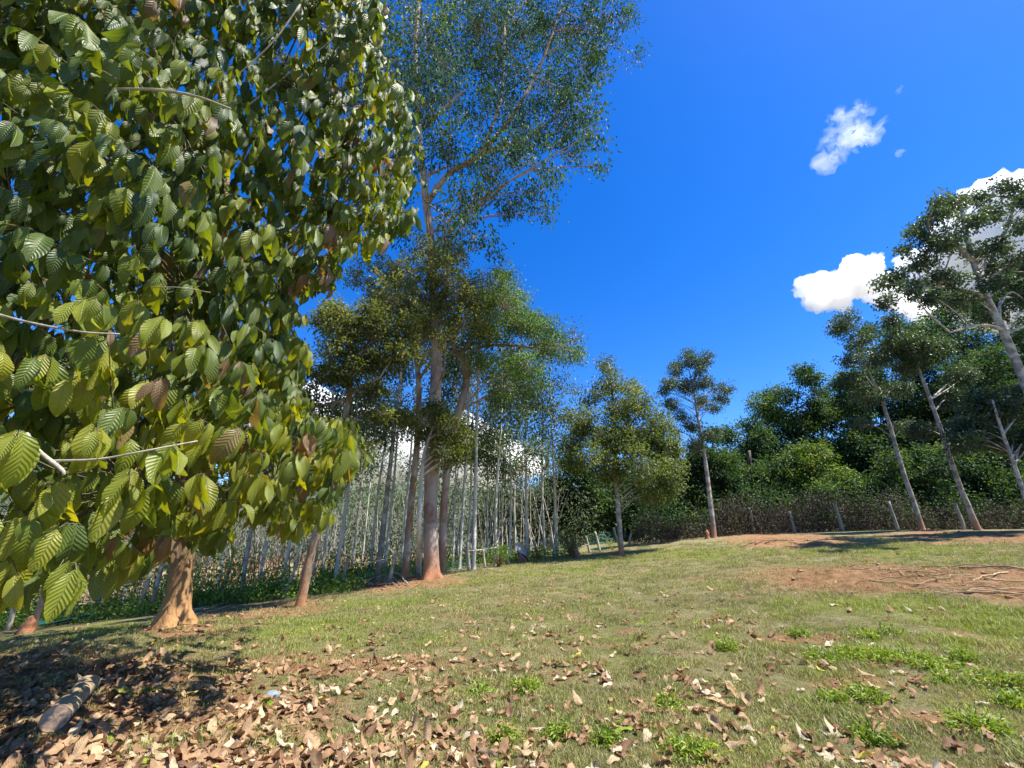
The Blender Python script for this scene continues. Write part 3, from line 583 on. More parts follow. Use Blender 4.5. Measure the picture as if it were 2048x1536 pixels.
for i,(cx,top,w,Y,mt,lb,tb) in enumerate(FT): forest_tree(i,cx,top,w,Y,mt,lb,n=int((6500+w*62)*(1.5 if top<720 else 1)),leaf=.27 if Y>37 else .24,toneb=tb)

def mass(name,boxes,mat,leaf,wid,seed,droop=.3,tone=.35,ts=.18,stems=None,kind='stuff',per=10,uneven=.35):
    """one leafy mass nobody could count: boxes of (px0,px1,top_py,bottom_py,Y0,Y1,n)"""
    rng=np.random.default_rng(seed); Pp=[];Ax=[];Nn=[];Tt=[]; ge=Geo()
    for (a,b,t0,t1,bt,Y0,Y1,n) in boxes:
        k=n//per; u=rng.random(k); px=a+u*(b-a); Y=rng.uniform(Y0,Y1,k); top=t0+(t1-t0)*u+(fbm(px*.02+seed,Y*.3)-.5)*2*uneven*(bt-(t0+t1)/2)
        py=top+(bt-top)*rng.random(k)**.8
        d=np.stack([(px-1024)/F,CP-(768-py)/F*SP,SP+(768-py)/F*CP],1); C=CAM+d*(Y/d[:,1])[:,None]
        g=hz(C[:,0],C[:,1]); C[:,2]=np.maximum(C[:,2],g+.1)
        ts_=rng.normal(tone,ts,k)
        pos=np.repeat(C,per,0)+rng.normal(0,1,(k*per,3))*leaf*1.4
        Pp.append(pos); Ax.append(unit(rng.normal(0,.8,(k*per,3))+[0,0,-droop])); Nn.append(unit(rng.normal(0,.6,(k*per,3))+[0,0,.8])); Tt.append(np.clip(np.repeat(ts_,per)+rng.normal(0,.12,k*per),0,1))
        if stems:
            ks=int(k*stems); sel=rng.choice(k,ks); B=C[sel]; A=B.copy(); A[:,:2]+=rng.normal(0,.25,(ks,2)); A[:,2]=np.maximum(hz(A[:,0],A[:,1])-.05,B[:,2]-rng.uniform(.4,1.6,ks)); twigs(ge,A,B,.012,.005,3,.25,rng)
    pos,ax,nn,tn=map(np.concatenate,(Pp,Ax,Nn,Tt))
    m=leaf_quads(name,pos,ax,nn,leaf*rng.uniform(.7,1.3,len(pos)),leaf*wid,tn); o=link(name,m,mat,kind=kind)
    return o,ge
o,_=mass('forest_undergrowth',[(960,1400,985,930,1062,37,47,17000),(1380,1800,900,830,1058,37,47,16000),(1780,2300,790,700,1060,40,48,17000)],M_for,.30,.55,31,tone=.25,uneven=.15)
o,ge=mass('dry_brush',[(1270,1480,1035,1015,1085,26.6,31,7000),(1440,1800,1010,985,1062,27.5,32,17000),(1800,2150,1000,1000,1062,27,32,8000)],M_dry,.15,.4,32,tone=.4,ts=.3,stems=.6,uneven=.8)
o2,_=mass('brush_greenery',[(1270,1500,1010,990,1060,29,33,3500),(1480,1800,985,960,1040,29,34,5000),(1780,2150,970,950,1060,29,34,7000)],M_for,.2,.5,35,tone=.35,ts=.22,uneven=1.2)
bs=link('dry_brush_stems',ge.mesh('dry_brush_stems'),B_dark,kind='stuff')
o,ge=mass('plantation_undergrowth',[(-120,330,1190,1165,1290,15.4,20,13000),(330,720,1155,1130,1215,15.5,22,13000),(640,900,1125,1105,1168,19,27,9000),(900,1150,1115,1100,1140,22,28,5000)],M_bush,.12,.5,33,tone=.62,ts=.24,uneven=1.5)
o,ge=mass('distant_plantation_foliage',[(380,1190,965,955,1125,33,40,20000),(-400,420,960,960,1180,27,34,17000),(540,1120,790,880,1010,30,40,9000)],M_thick,.27,.36,34,tone=.4,ts=.22,stems=0,uneven=.2,per=6)

# grey stems far inside the plantation, too many to count
ge=Geo(); rng=np.random.default_rng(41); n=1150
px=rng.uniform(-350,1110,n); Y=rng.uniform(25,60,n); A=np.array([P(a,1090,b) for a,b in zip(px,Y)]); A[:,2]=hz(A[:,0],A[:,1])-.2
B=A+np.stack([rng.normal(0,1.2,n),rng.normal(0,1.2,n),rng.uniform(3,7.5,n)],1); twigs(ge,A,B,rng.uniform(.02,.055,n),.015,3,.03,rng)
link('distant_trunks',ge.mesh('distant_trunks'),B_lich,kind='stuff')

# ------------------------------------------------------------------ plantation trees, one by one
# (foot px, foot py, width px, top py, extra distance m)
PT=[(15,1242,19,700,.1),(66,1262,18,640,.05),(188,1228,16,620,.1),(330,1218,24,560,.8),(300,1226,14,640,.3),(430,1200,10,700,7),(480,1198,14,700,.3),(515,1195,12,740,4),(560,1192,10,760,1),(618,1192,16,640,1.2),
 (668,1178,12,620,1.5),(640,1172,8,700,5),(700,1165,7,720,6),(738,1162,9,640,4),(755,1163,17,560,.8),(767,1158,9,600,3),(800,1158,8,560,3.5),(860,1150,8,600,4),(918,1146,9,620,3),(932,1145,7,700,6),(947,1144,12,520,1.2),(905,1148,6,700,5),(975,1140,6,740,7),
 (991,1139,9,600,2.5),(1018,1130,7,680,3.5),(1032,1125,6,720,5),(1055,1122,9,620,1.5),(1090,1119,7,640,1.8),(1114,1117,9,610,1),(1004,1136,5,760,8),(580,1188,7,760,8),(400,1205,8,760,9),(720,1160,6,700,8),(100,1245,11,650,5),(240,1220,9,700,6),(-60,1270,18,620,2),(885,1150,6,640,7),(840,1155,6,640,6)]
WH=['whitish','pale grey','ash grey','silvery']
def place_word(px):
    lm=[(0,'at the far left edge'),(75,'beside the reddish stump'),(190,'left of the near big tree foot'),(300,'just left of the near big tree foot'),(350,'right behind the near big tree foot'),(480,'between near big tree and brown leaning tree'),(600,'behind the brown leaning tree'),
        (690,'right of the brown leaning tree'),(760,'left of the tallest tree'),(850,'behind the tallest tree trunk'),(930,'right of the tallest tree'),(1000,'above the leafy shrub by the fence'),(1045,'beside the leaning grey board'),(1110,'left of the yellow-green sapling')]
    return min(lm,key=lambda q:abs(q[0]-px))[1]
used={}
for i,(px,py,w,top,ex) in enumerate(PT):
    g=G(px,py); s=1+ex/np.hypot(g[0],g[1]); b=np.array([g[0]*s,g[1]*s,0]); b[2]=gz(b[0],b[1])[0]; Y=b[1]
    rng=np.random.default_rng(300+i); q,r_=proj(b[0],b[1],b[2]); bx,by=float(q),float(r_)
    H=rng.uniform(10.5,14); topw=b+np.array([rng.normal()*.25,rng.normal()*.2,H]); tx,ty=map(float,proj(*topw)); ty=max(ty,top)
    # world vertical: interpolate pixel positions along the trunk
    hs_=[0,.3,.6,.85,1]; path=[]; Ht=P(tx,ty,Y)[2]-b[2]; lean=rng.normal(0,.15)
    for k,h in enumerate(hs_):
        pw=b+np.array([lean*h*h*2+rng.normal()*.06*(k>0),0,Ht*h]); a_,c_=map(float,proj(*pw)); path.append((a_,c_,w*(1-.8*h**.8)))
    cl=[]
    for k in range(9):
        h=rng.uniform(.42,1.03); pw=b+np.array([lean*h*h*2+rng.normal()*1.0,rng.normal()*.8,Ht*h]); a_,c_=map(float,proj(*pw)); cl.append((a_,c_,rng.uniform(22,42)*14/Y*1.1,pw[1]-Y))
    word='%s plantation trunk %s'%(WH[i%4],place_word(px)); key=word
    thick='thick' if w>=15 else 'slender' if w>=9 else 'very thin'
    lab='%s %s'%(thick,word); used[lab]=used.get(lab,0)+1
    if used[lab]==2: lab+=', farther back'
    elif used[lab]>2: lab+=', farthest back'
    tree('plantation_tree',lab,path,cl,M_rub,B_grey if w<14 else B_lich,n=2000,per=12,leaf=.20,wid=.42,seed=400+i,basept=b,Y=Y,flare=.25,nseg=12,sides=8,dup=False,group='pale trunks of the plantation beyond the fence',twig=.008,limb_r=.8,spread=1.5)

# ------------------------------------------------------------------ fences
M_post=plain_mat('weathered_post_wood',(.26,.22,.15),(.50,.45,.34),14)
M_postd=plain_mat('grey_post_wood',(.18,.16,.13),(.36,.33,.27),14)
M_bamb=plain_mat('bamboo_rail',(.36,.36,.20),(.60,.58,.36),9)
M_net=plain_mat('teal_net',(.015,.12,.10),(.03,.22,.18),20,.6)
def post(root,px,py,tx,ty,wpx,mat,pull=0):
    g=GG(px,py); t=P(tx,ty,g[1]); n=7; L=t-g; r=wpx*.5*depth_of(g)/F; rng=np.random.default_rng(int(px*7+py))
    ge=Geo(); pts=np.array([g-L*.06+L*1.06*s+rng.normal(0,.006,3) for s in np.linspace(0,1,n)]); tube(ge,pts,np.linspace(r*1.1,r*.85,n),8,None,.12)
    o=np.array(root.location)
    ge.V=[v-o for v in ge.V]; ob=link('post',ge.mesh('post',False),mat); ob.parent=root; return g,t
def rail(root,a,b,r=.016,sagv=.04,mat=None,name='rail'):
    ge=Geo(); n=7; pts=[a+(b-a)*s-np.array([0,0,4*sagv*s*(1-s)]) for s in np.linspace(0,1,n)]; tube(ge,pts,r,6,None,.1); o=np.array(root.location)
    ge.V=[v-o for v in ge.V]; ob=link(name,ge.mesh(name),mat or M_bamb); ob.parent=root; return ob
def net(root,tops,feet,name='net'):
    V=[];Q=[];k=0; o=np.array(root.location)
    def strip(a,b,wd):
        nonlocal k
        d=unit(b-a); s=np.cross(d,[0,1,0]); s=unit(s)*wd if np.linalg.norm(s)>1e-3 else np.array([wd,0,0])
        V.extend([a-s-o,a+s-o,b+s-o,b-s-o]); Q.append((k,k+1,k+2,k+3)); k+=4
    for (a0,a1),(b0,b1) in zip(zip(feet[:-1],feet[1:]),zip(tops[:-1],tops[1:])):
        L=np.linalg.norm(a1-a0); nx=max(2,int(L/.12))
        for i in range(nx): s=i/nx; strip(a0+(a1-a0)*s+[0,.03,0],b0+(b1-b0)*s+[0,.03,0],.004)
        for j in range(9): h=j/8; strip(a0+(b0-a0)*h+[0,.03,0],a1+(b1-a1)*h+[0,.03,0],.004)
    ge=Geo(); ge.add(V,Q); ob=link(name,ge.mesh(name,False),M_net); ob.parent=root; ob['kind']='stuff'; return ob
LP=[(-70,1290,-30,1200),(15,1262,42,1172),(130,1246,160,1165),(275,1226,302,1142),(350,1216,372,1136),(437,1201,462,1132),(567,1195,597,1118),(683,1176,695,1116),(778,1163,792,1100),(938,1142,935,1085)]
fl=thing('rail_fence','long leaning post fence with thin bamboo rail left of the tallest tree','fence',Vector(GG(437,1201)))
pg=[post(fl,a,b,c,d,9 if a<400 else 7,M_post) for a,b,c,d in LP]
for (g0,t0),(g1,t1),s in zip(pg[:-1],pg[1:],range(99)):
    if s<8: rail(fl,g0+(t0-g0)*.78,g1+(t1-g1)*.78,.017,.05)
net(fl,[g+(t-g)*.4 for g,t in pg[7:]],[g for g,t in pg[7:]])
CPo=[(970,1137,966,1098),(997,1132,994,1082),(1017,1128,1013,1100),(1058,1122,1050,1083),(1077,1120,1068,1078),(1111,1117,1102,1073),(1141,1113,1135,1085),(1156,1108,1149,1072),(1180,1106,1172,1072),(1200,1103,1190,1063),(1238,1092,1227,1055),(1257,1090,1263,1063)]
fc=thing('stake_fence','row of short uneven stakes with broken rails and green net behind the grey board','fence',Vector(GG(1077,1120)))
pc=[post(fc,a,b,c,d,5,M_post) for a,b,c,d in CPo]
rail(fc,pg[-1][0]+(pg[-1][1]-pg[-1][0])*.7,pc[1][0]+(pc[1][1]-pc[1][0])*.75,.02,.02)
for a,b,f,h in ((1,3,.6,.5),(3,5,.7,.95),(3,5,.4,.45),(5,7,.5,.8),(6,8,.6,.5)):
    rail(fc,pc[a][0]+(pc[a][1]-pc[a][0])*f,pc[b][0]+(pc[b][1]-pc[b][0])*h,.02,.02,M_post)
net(fc,[g+(t-g)*.85 for g,t in pc[4:]],[g for g,t in pc[4:]])
rf=thing('wire_post_fence','far row of thin grey posts before the dark brush on the right','fence',Vector(GG(1683,1052)))
pr=[post(rf,a,b,c,d,6,M_postd) for a,b,c,d in [(1432,1070,1424,1035),(1507,1062,1499,1016),(1588,1055,1578,1022),(1683,1053,1670,1008),(1794,1053,1777,1003),(1926,1052,1910,1005)]]
for k in (.4,.8):
    for (g0,t0),(g1,t1) in zip(pr[:-1],pr[1:]): rail(rf,g0+(t0-g0)*k,g1+(t1-g1)*k,.004,.05,M_postd,'wire')

# ------------------------------------------------------------------ stumps, board, log, pile
M_red=plain_mat('red_brown_stump',(.17,.07,.035),(.36,.17,.085),9,.9,.02)
M_board=plain_mat('galvanised_board',(.28,.27,.27),(.50,.48,.47),5,.6); M_rust=plain_mat('rusty_board_foot',(.14,.06,.045),(.27,.13,.09),12,.85)
def stump(px,py,tx,ty,w,label,mat=M_red):
    g=GG(px,py); t=P(tx,ty,g[1]); r=w*.5*depth_of(g)/F; ge=Geo(); rng=np.random.default_rng(int(px)); n=9
    pts=[(g-[0,0,.08])*(1-s)+t*s+rng.normal(0,.012,3) for s in np.linspace(0,1,n)]
    tube(ge,np.array(pts)-g,np.array([1.25,1.05,.95,.88,.8,.72,.6,.42,.2])*r,11,None,.22)
    o=link('tree_stump',ge.mesh('tree_stump'),mat); o.location=g.tolist(); return tag(o,label,'stump','reddish stumps along the fence')
stump(48,1268,64,1232,28,'pointed brown stump at the left edge beside a whitish trunk')
stump(1155,1115,1150,1096,15,'small reddish stump at the yellow-green sapling')
stump(1415,1078,1414,1060,11,'small stump touching the left side of the puffy tree foot')
stump(1518,1066,1516,1046,12,'pointed red-brown stump by the dug soil heap before the dark brush')
def board():
    g=GG(1046,1126); root=thing('grey_board','weathered grey metal board with rusty foot leaning among the fence stakes','board',Vector(g))
    def quad(pp,mat,name,th=.03):
        f=np.array([P(a,b,g[1]-.05+dy) for a,b,dy in pp])-g; b=f+[.01,th,0]; V=np.vstack([f,b]); n=len(f); ge=Geo()
        Q=[(i,(i+1)%n,(i+1)%n+n,i+n) for i in range(n)]; T=[(0,i,i+1) for i in range(1,n-1)]+[(n,n+i+1,n+i) for i in range(1,n-1)]
        ge.add(V,Q,T); o=link(name,ge.mesh(name,False),mat); o.parent=root
    quad([(1030,1087,.15),(1037,1084,.15),(1046,1083,.15),(1050,1100,.1),(1054,1112,.05),(1044,1110,.05),(1034,1099,.1)],M_board,'upper_sheet')
    quad([(1034,1101,.06),(1044,1112,.02),(1054,1113,.02),(1059,1124,-.02),(1050,1127,-.02),(1038,1127,-.02)],M_rust,'lower_sheet')
    ge=Geo(); tube(ge,np.array([P(1033,1099,g[1]-.1),P(1044,1112,g[1]-.12),P(1056,1127,g[1]-.15)])-g,.018,6,None,.05); o=link('brace',ge.mesh('brace'),M_postd); o.parent=root
board()
M_logb=plain_mat('log_bark',(.26,.19,.11),(.42,.33,.20),9,.85,.02); M_logc=plain_mat('log_cut',(.30,.19,.12),(.50,.36,.25),22,.85,.006)
def log():
    a=GG(100,1476); b=GG(168,1402); a=a+[0,0,.10]; b=b+[0,0,.10]; d=unit(b-a); a=a-d*.03; root=thing('cut_log','short sawn log lying in the leaf litter, bottom left','log',Vector(a-[0,0,.08]),None); o=np.array(root.location)
    ge=Geo(); r=.098; n=9; tube(ge,np.array([a+(b-a)*s for s in np.linspace(0,1,n)])-o,np.full(n,r)*np.linspace(1,.88,n),20,None,.13,cap=False); ob=link('log_bark',ge.mesh('log_bark'),M_logb); ob.parent=root
    s,u=frame_of(d)
    for e,sg,rr in ((a,-1,1.0),(b,1,.88)):
        ge=Geo(); V=[e-o+d*sg*(-.004)]; 
        for ri in (.4,.75,.985):
            for k in range(20): V.append(e-o+(s*math.cos(k*math.pi/10)+u*math.sin(k*math.pi/10))*r*rr*ri+d*sg*(.004*math.sin(k*1.7+ri*9)))
        T=[(0,1+k,1+(k+1)%20) for k in range(20)]; Q=[(1+j*20+k,1+(j+1)*20+k,1+(j+1)*20+(k+1)%20,1+j*20+(k+1)%20) for j in range(2) for k in range(20)]
        ge.add(V,Q,T); ob=link('cut_face',ge.mesh('cut_face'),M_logc); ob.parent=root
log()
M_stone=plain_mat('grey_stone',(.10,.13,.14),(.25,.31,.31),6,.7,.01); M_white=plain_mat('pale_plastic',(.55,.52,.36),(.72,.70,.55),6,.5)
def rock(name,px,py,sx,sy,sz,mat,label,cat,seed,rot=0):
    g=GG(px,py); bm=bmesh.new(); bmesh.ops.create_icosphere(bm,subdivisions=3,radius=1)
    for v in bm.verts:
        k=1+.22*mn.noise(v.co*1.3+Vector((seed,0,0)))+.07*mn.noise(v.co*4+Vector((seed,3,0))); v.co=v.co*k; v.co.z=max(v.co.z,-.5); v.co=Vector((v.co.x*sx,v.co.y*sy,v.co.z*sz))
    m=bpy.data.meshes.new(name); bm.to_mesh(m); bm.free(); m.polygons.foreach_set('use_smooth',np.ones(len(m.polygons),bool)); o=link(name,m,mat); o.location=(g[0],g[1],g[2]+.4*sz); o.rotation_euler=(0,.1,rot); return tag(o,label,cat)
rock('stone',541,1408,.075,.055,.045,M_stone,'smooth blue-grey stone on bare soil among dry leaves, lower left','stone',4,.5)
rock('crumpled_sack',301,1224,.22,.15,.10,M_white,'crumpled cream plastic sack beside the foot of the near big tree','sack',9)
def sticks(name,label,cat,lst,mats,group=None):
    """a pile that reads as one heap, each long stick a part"""
    g=GG(*lst[0][:2]); root=thing(name,label,cat,Vector(g),group)
    for i,(x0,y0,x1,y1,w,lift) in enumerate(lst):
        a=GG(x0,y0); b=GG(x1,y1); rng=np.random.default_rng(i+int(x0)); n=9; r=w*.36*depth_of(a)/F; lift*=.5; pts=[]
        for s in np.linspace(0,1,n):
            p=a+(b-a)*s; p[2]=gz(p[0],p[1])[0]+r*.8+lift*math.sin(math.pi*s)+rng.normal(0,.007); p[:2]+=rng.normal(0,.022,2); pts.append(p-g)
        ge=Geo(); tube(ge,pts,np.linspace(r,r*.5,n),6,None,.15); o=link('stick',ge.mesh('stick'),mats[i%len(mats)]); o.parent=root
    return root
M_st1=plain_mat('dry_stick_tan',(.36,.24,.12),(.55,.42,.24),10); M_st2=plain_mat('dry_stick_brown',(.14,.08,.05),(.28,.17,.10),10)
rg=np.random.default_rng(5); pile=[(1850,1192,2120,1200,4,.03),(1880,1150,2100,1160,4,.08),(1840,1140,2050,1162,4,.1),(2020,1168,1950,1183,4,.05),(1930,1160,2130,1166,5,.08),(1980,1180,2130,1184,5,.05),(1740,1172,1850,1182,4,.03),(1930,1200,2100,1196,6,.02)]
for k in range(44):
    x=rg.uniform(1700,2040); y=rg.uniform(1142,1198); L=rg.uniform(50,170); pile.append((x,y,x+L,y+rg.normal(4,8),rg.uniform(1.6,3.2),rg.uniform(0,.08)))
sticks('stick_pile','heap of long dry sticks and vines on bare soil, right edge','brushwood',pile,[M_st1,M_st2,M_st1])
sticks('branch_pile','tangle of dead branches left of the tallest tree foot','brushwood',[(700,1172,735,1150,3,.25),(735,1150,800,1168,3,.3),(720,1172,790,1155,3,.35),(760,1140,815,1168,3,.4),(740,1175,815,1172,3,.2),(690,1165,750,1172,3,.3),(700,1150,730,1168,3,.5)]
 +[(rg.uniform(690,790),rg.uniform(1152,1172),rg.uniform(730,820),rg.uniform(1152,1176),2,rg.uniform(.1,.6)) for k in range(14)],[B_brown,B_pale])
sticks('pole_stack','few long pale poles lying on the ground right of the near big tree','poles',[(385,1226,450,1208,5,0),(388,1220,470,1205,5,.03),(380,1213,445,1206,5,.05),(390,1230,460,1214,4,0)],[M_st1,M_bamb])
sticks('root_heap','torn root and earth clods on the small red soil heap','roots',[(1480,1096,1530,1084,3,.1),(1510,1092,1560,1080,4,.15),(1530,1090,1580,1086,3,.1),(1500,1090,1545,1078,3,.2),(1550,1084,1600,1090,2,.08)],[M_st2,M_red])
rgd=np.random.default_rng(8)
# fallen net on the left
def fallen_net():
    a=np.array([(x,GG(x,y)) for x,y in ((70,1258),(110,1252),(150,1247),(190,1240),(235,1232))],dtype=object); V=[];Q=[]; rng=np.random.default_rng(2); g0=a[0][1]
    for i,(x,g) in enumerate(a):
        for j in range(6):
            p=g+np.array([rng.normal()*.05,-.25+j*.14,0]); p[2]=gz(p[0],p[1])[0]+.04+abs(rng.normal())*.10; V.append(p-g0)
    for i in range(len(a)-1):
        for j in range(5): Q.append((i*6+j,i*6+j+1,(i+1)*6+j+1,(i+1)*6+j))
    ge=Geo(); ge.add(V,Q); o=link('fallen_net',ge.mesh('fallen_net',False),M_net); o.location=g0.tolist(); sd=o.modifiers.new('s','SUBSURF'); sd.levels=2; sd.render_levels=2; dm=o.modifiers.new('t','SOLIDIFY'); dm.thickness=.01
    tag(o,'crumpled teal net lying along the lawn edge on the left','net')
fallen_net()

# ------------------------------------------------------------------ small shrubs and weeds
def shrub(name,label,px,py,hpx,wpx,mat,n,leaf,seed,cat='shrub',group=None,wid=.45):
    rng=np.random.default_rng(seed); g=GG(px,py); dep=depth_of(g); H=hpx*dep/F; W=wpx*dep/F*.5; k=max(4,n//10); ge=Geo()
    d=unit(rng.normal(0,1,(k,3))); C=d*(rng.random(k)**.45)[:,None]*np.array([W,W,H*.42])+[0,0,H*.55]; C[:,2]=np.maximum(C[:,2],H*.08)
    A=rng.normal(0,.02,(k,3))*[1,1,0]; twigs(ge,A,C,max(.003,H*.012),.002,3,.12,rng)
    pos=np.repeat(C,10,0)+rng.normal(0,leaf*.9,(k*10,3)); pos[:,2]=np.maximum(pos[:,2],.01); ax=unit(np.repeat(d,10,0)+rng.normal(0,.6,(k*10,3))+[0,0,.1]); nr=unit(rng.normal(0,.5,(k*10,3))+[0,0,1]); tn=np.clip(rng.normal(.5,.2,k*10),0,1)
    root=thing(name,label,cat,Vector(g),group); s=link('stem',ge.mesh('stem'),B_brown); s.parent=root
    c=link('foliage',leaf_quads('foliage',pos,ax,nr,leaf*rng.uniform(.7,1.3,k*10),leaf*wid,tn),mat); c.parent=root; c['kind']='stuff'; return root
shrub('sapling','yellow-green sapling growing in the stake fence left of the cone tree',1143,1113,58,52,M_epi,900,.09,51,'sapling')
shrub('shrub','small leafy green shrub at the fence left of the grey board',998,1134,45,46,M_bush,700,.09,52)
shrub('shrub','low bright shrub below the rails between grey board and sapling',1075,1121,26,40,M_bush,400,.08,53)
shrub('shrub','small pale weed tuft left of the cone tree foot',1225,1099,16,26,M_weed,200,.07,54)
WD=[(1650,1325,22,60,'leftmost patch of the bright weed strip on the right lawn'),(1700,1318,22,60,'second patch of the bright weed strip, left of the pale leaf'),(1757,1320,26,70,'middle patch of the bright weed strip behind the pale leaf'),(1810,1325,22,60,'ragged patch right of the middle in the bright weed strip'),(1862,1335,22,60,'right end of the bright weed strip'),
 (2005,1385,50,84,'leafy bright green weed clump near the right edge'),(2040,1425,24,40,'small green clump cut by the right edge'),(1738,1408,34,44,'upright grass tuft below the weed strip'),(1672,1408,20,34,'dark green tuft left of the upright grass tuft'),
 (1965,1470,34,70,'mossy green clump in the lower right corner'),(1340,1425,26,34,'dark green clump beside the yellow-green fallen leaf'),(1052,1385,24,46,'green clump in the middle foreground, behind yellow leaves'),(1115,1478,30,32,'round green tuft between dry leaves, bottom centre'),
 (1010,1478,24,30,'small green tuft left of the round one, bottom centre'),(1380,1522,30,70,'wide green clump at the bottom edge right of centre'),(1600,1275,14,24,'tiny green tuft left above the weed strip'),(1730,1275,14,30,'tiny green tuft above the middle of the weed strip'),(1785,1270,14,30,'tiny green tuft above the right part of the weed strip'),
 (1455,1300,18,30,'light green tuft in the middle right lawn'),(1930,1325,16,24,'little green tuft right of the weed strip'),(1210,1500,20,30,'small green tuft at the bottom, right of centre'),(960,1395,14,26,'tiny green tuft left of the middle foreground clump'),(1750,1490,20,50,'low green tuft in the lower right lawn'),(1890,1375,16,24,'tiny green tuft left of the leafy weed clump')]
for i,(px,py,h,w,lb) in enumerate(WD): shrub('weed_clump',lb,px,py,h*.4,w*1.35,M_weed,200+w*6,.048,600+i,'weeds','green weed clumps on the lawn',.35)
# ------------------------------------------------------------------ leaf shapes (grid with uv)
def leaf_shape(L,W,bend,fold,curl,seed,nu=4,nv=7,wav=.0,expo=1.05,tipw=.14):
    rng=np.random.default_rng(seed); V=[];UV=[]
    for j in range(nv+1):
        v=j/nv; w=W*.5*(math.sin(math.pi*min(1,v*.96+.04)**expo)**.66 if 0<v<1 else (.04 if v==0 else tipw))
        ang=bend*v; y=L*(math.sin(ang)/bend if abs(bend)>1e-3 else v); z=-L*((1-math.cos(ang))/bend if abs(bend)>1e-3 else 0)
        for i in range(nu+1):
            u=i/nu*2-1; x=u*w*math.cos(fold*.8); zz=z+abs(u)*w*math.sin(fold)+curl*u*u*w*math.sin(v*5+seed)+wav*W*math.sin(v*11+u*2+seed)*abs(u)
            V.append((x+rng.normal()*.002*W*10*wav,y,zz)); UV.append((i/nu,v))
    Q=[(j*(nu+1)+i,j*(nu+1)+i+1,(j+1)*(nu+1)+i+1,(j+1)*(nu+1)+i) for j in range(nv) for i in range(nu)]
    return np.array(V),np.array(Q),np.array(UV)
def leaf_obj_mesh(name,shape,tone,mat):
    V,Q,UV=shape; m=mesh_np(name,V,Q,tone=np.full(len(Q),tone),uv=UV,smooth=True); m.materials.append(mat); return m
def merged_leaves(name,shapes,idx,Mats,pos,scale,tone):
    """many placed copies of leaf shapes in one mesh"""
    Vs=[];Qs=[];Us=[];Ts=[];n=0
    for k,(V,Q,UV) in enumerate(shapes):
        s=np.where(idx==k)[0]
        if not len(s): continue
        W=np.einsum('nij,vj->nvi',Mats[s],V)*scale[s][:,None,None]+pos[s][:,None,:]; Vs.append(W.reshape(-1,3))
        Qs.append((np.arange(len(s))[:,None,None]*len(V)+Q[None]+n).reshape(-1,4)); Us.append(np.tile(UV,(len(s),1))); Ts.append(np.repeat(tone[s],len(Q))); n+=len(s)*len(V)
    return mesh_np(name,np.concatenate(Vs),np.concatenate(Qs),tone=np.concatenate(Ts),uv=np.concatenate(Us),smooth=True)
def basis(axis,nrm):
    y=unit(axis); x=unit(np.cross(y,nrm)); z=np.cross(x,y); return np.stack([x,y,z],-1)

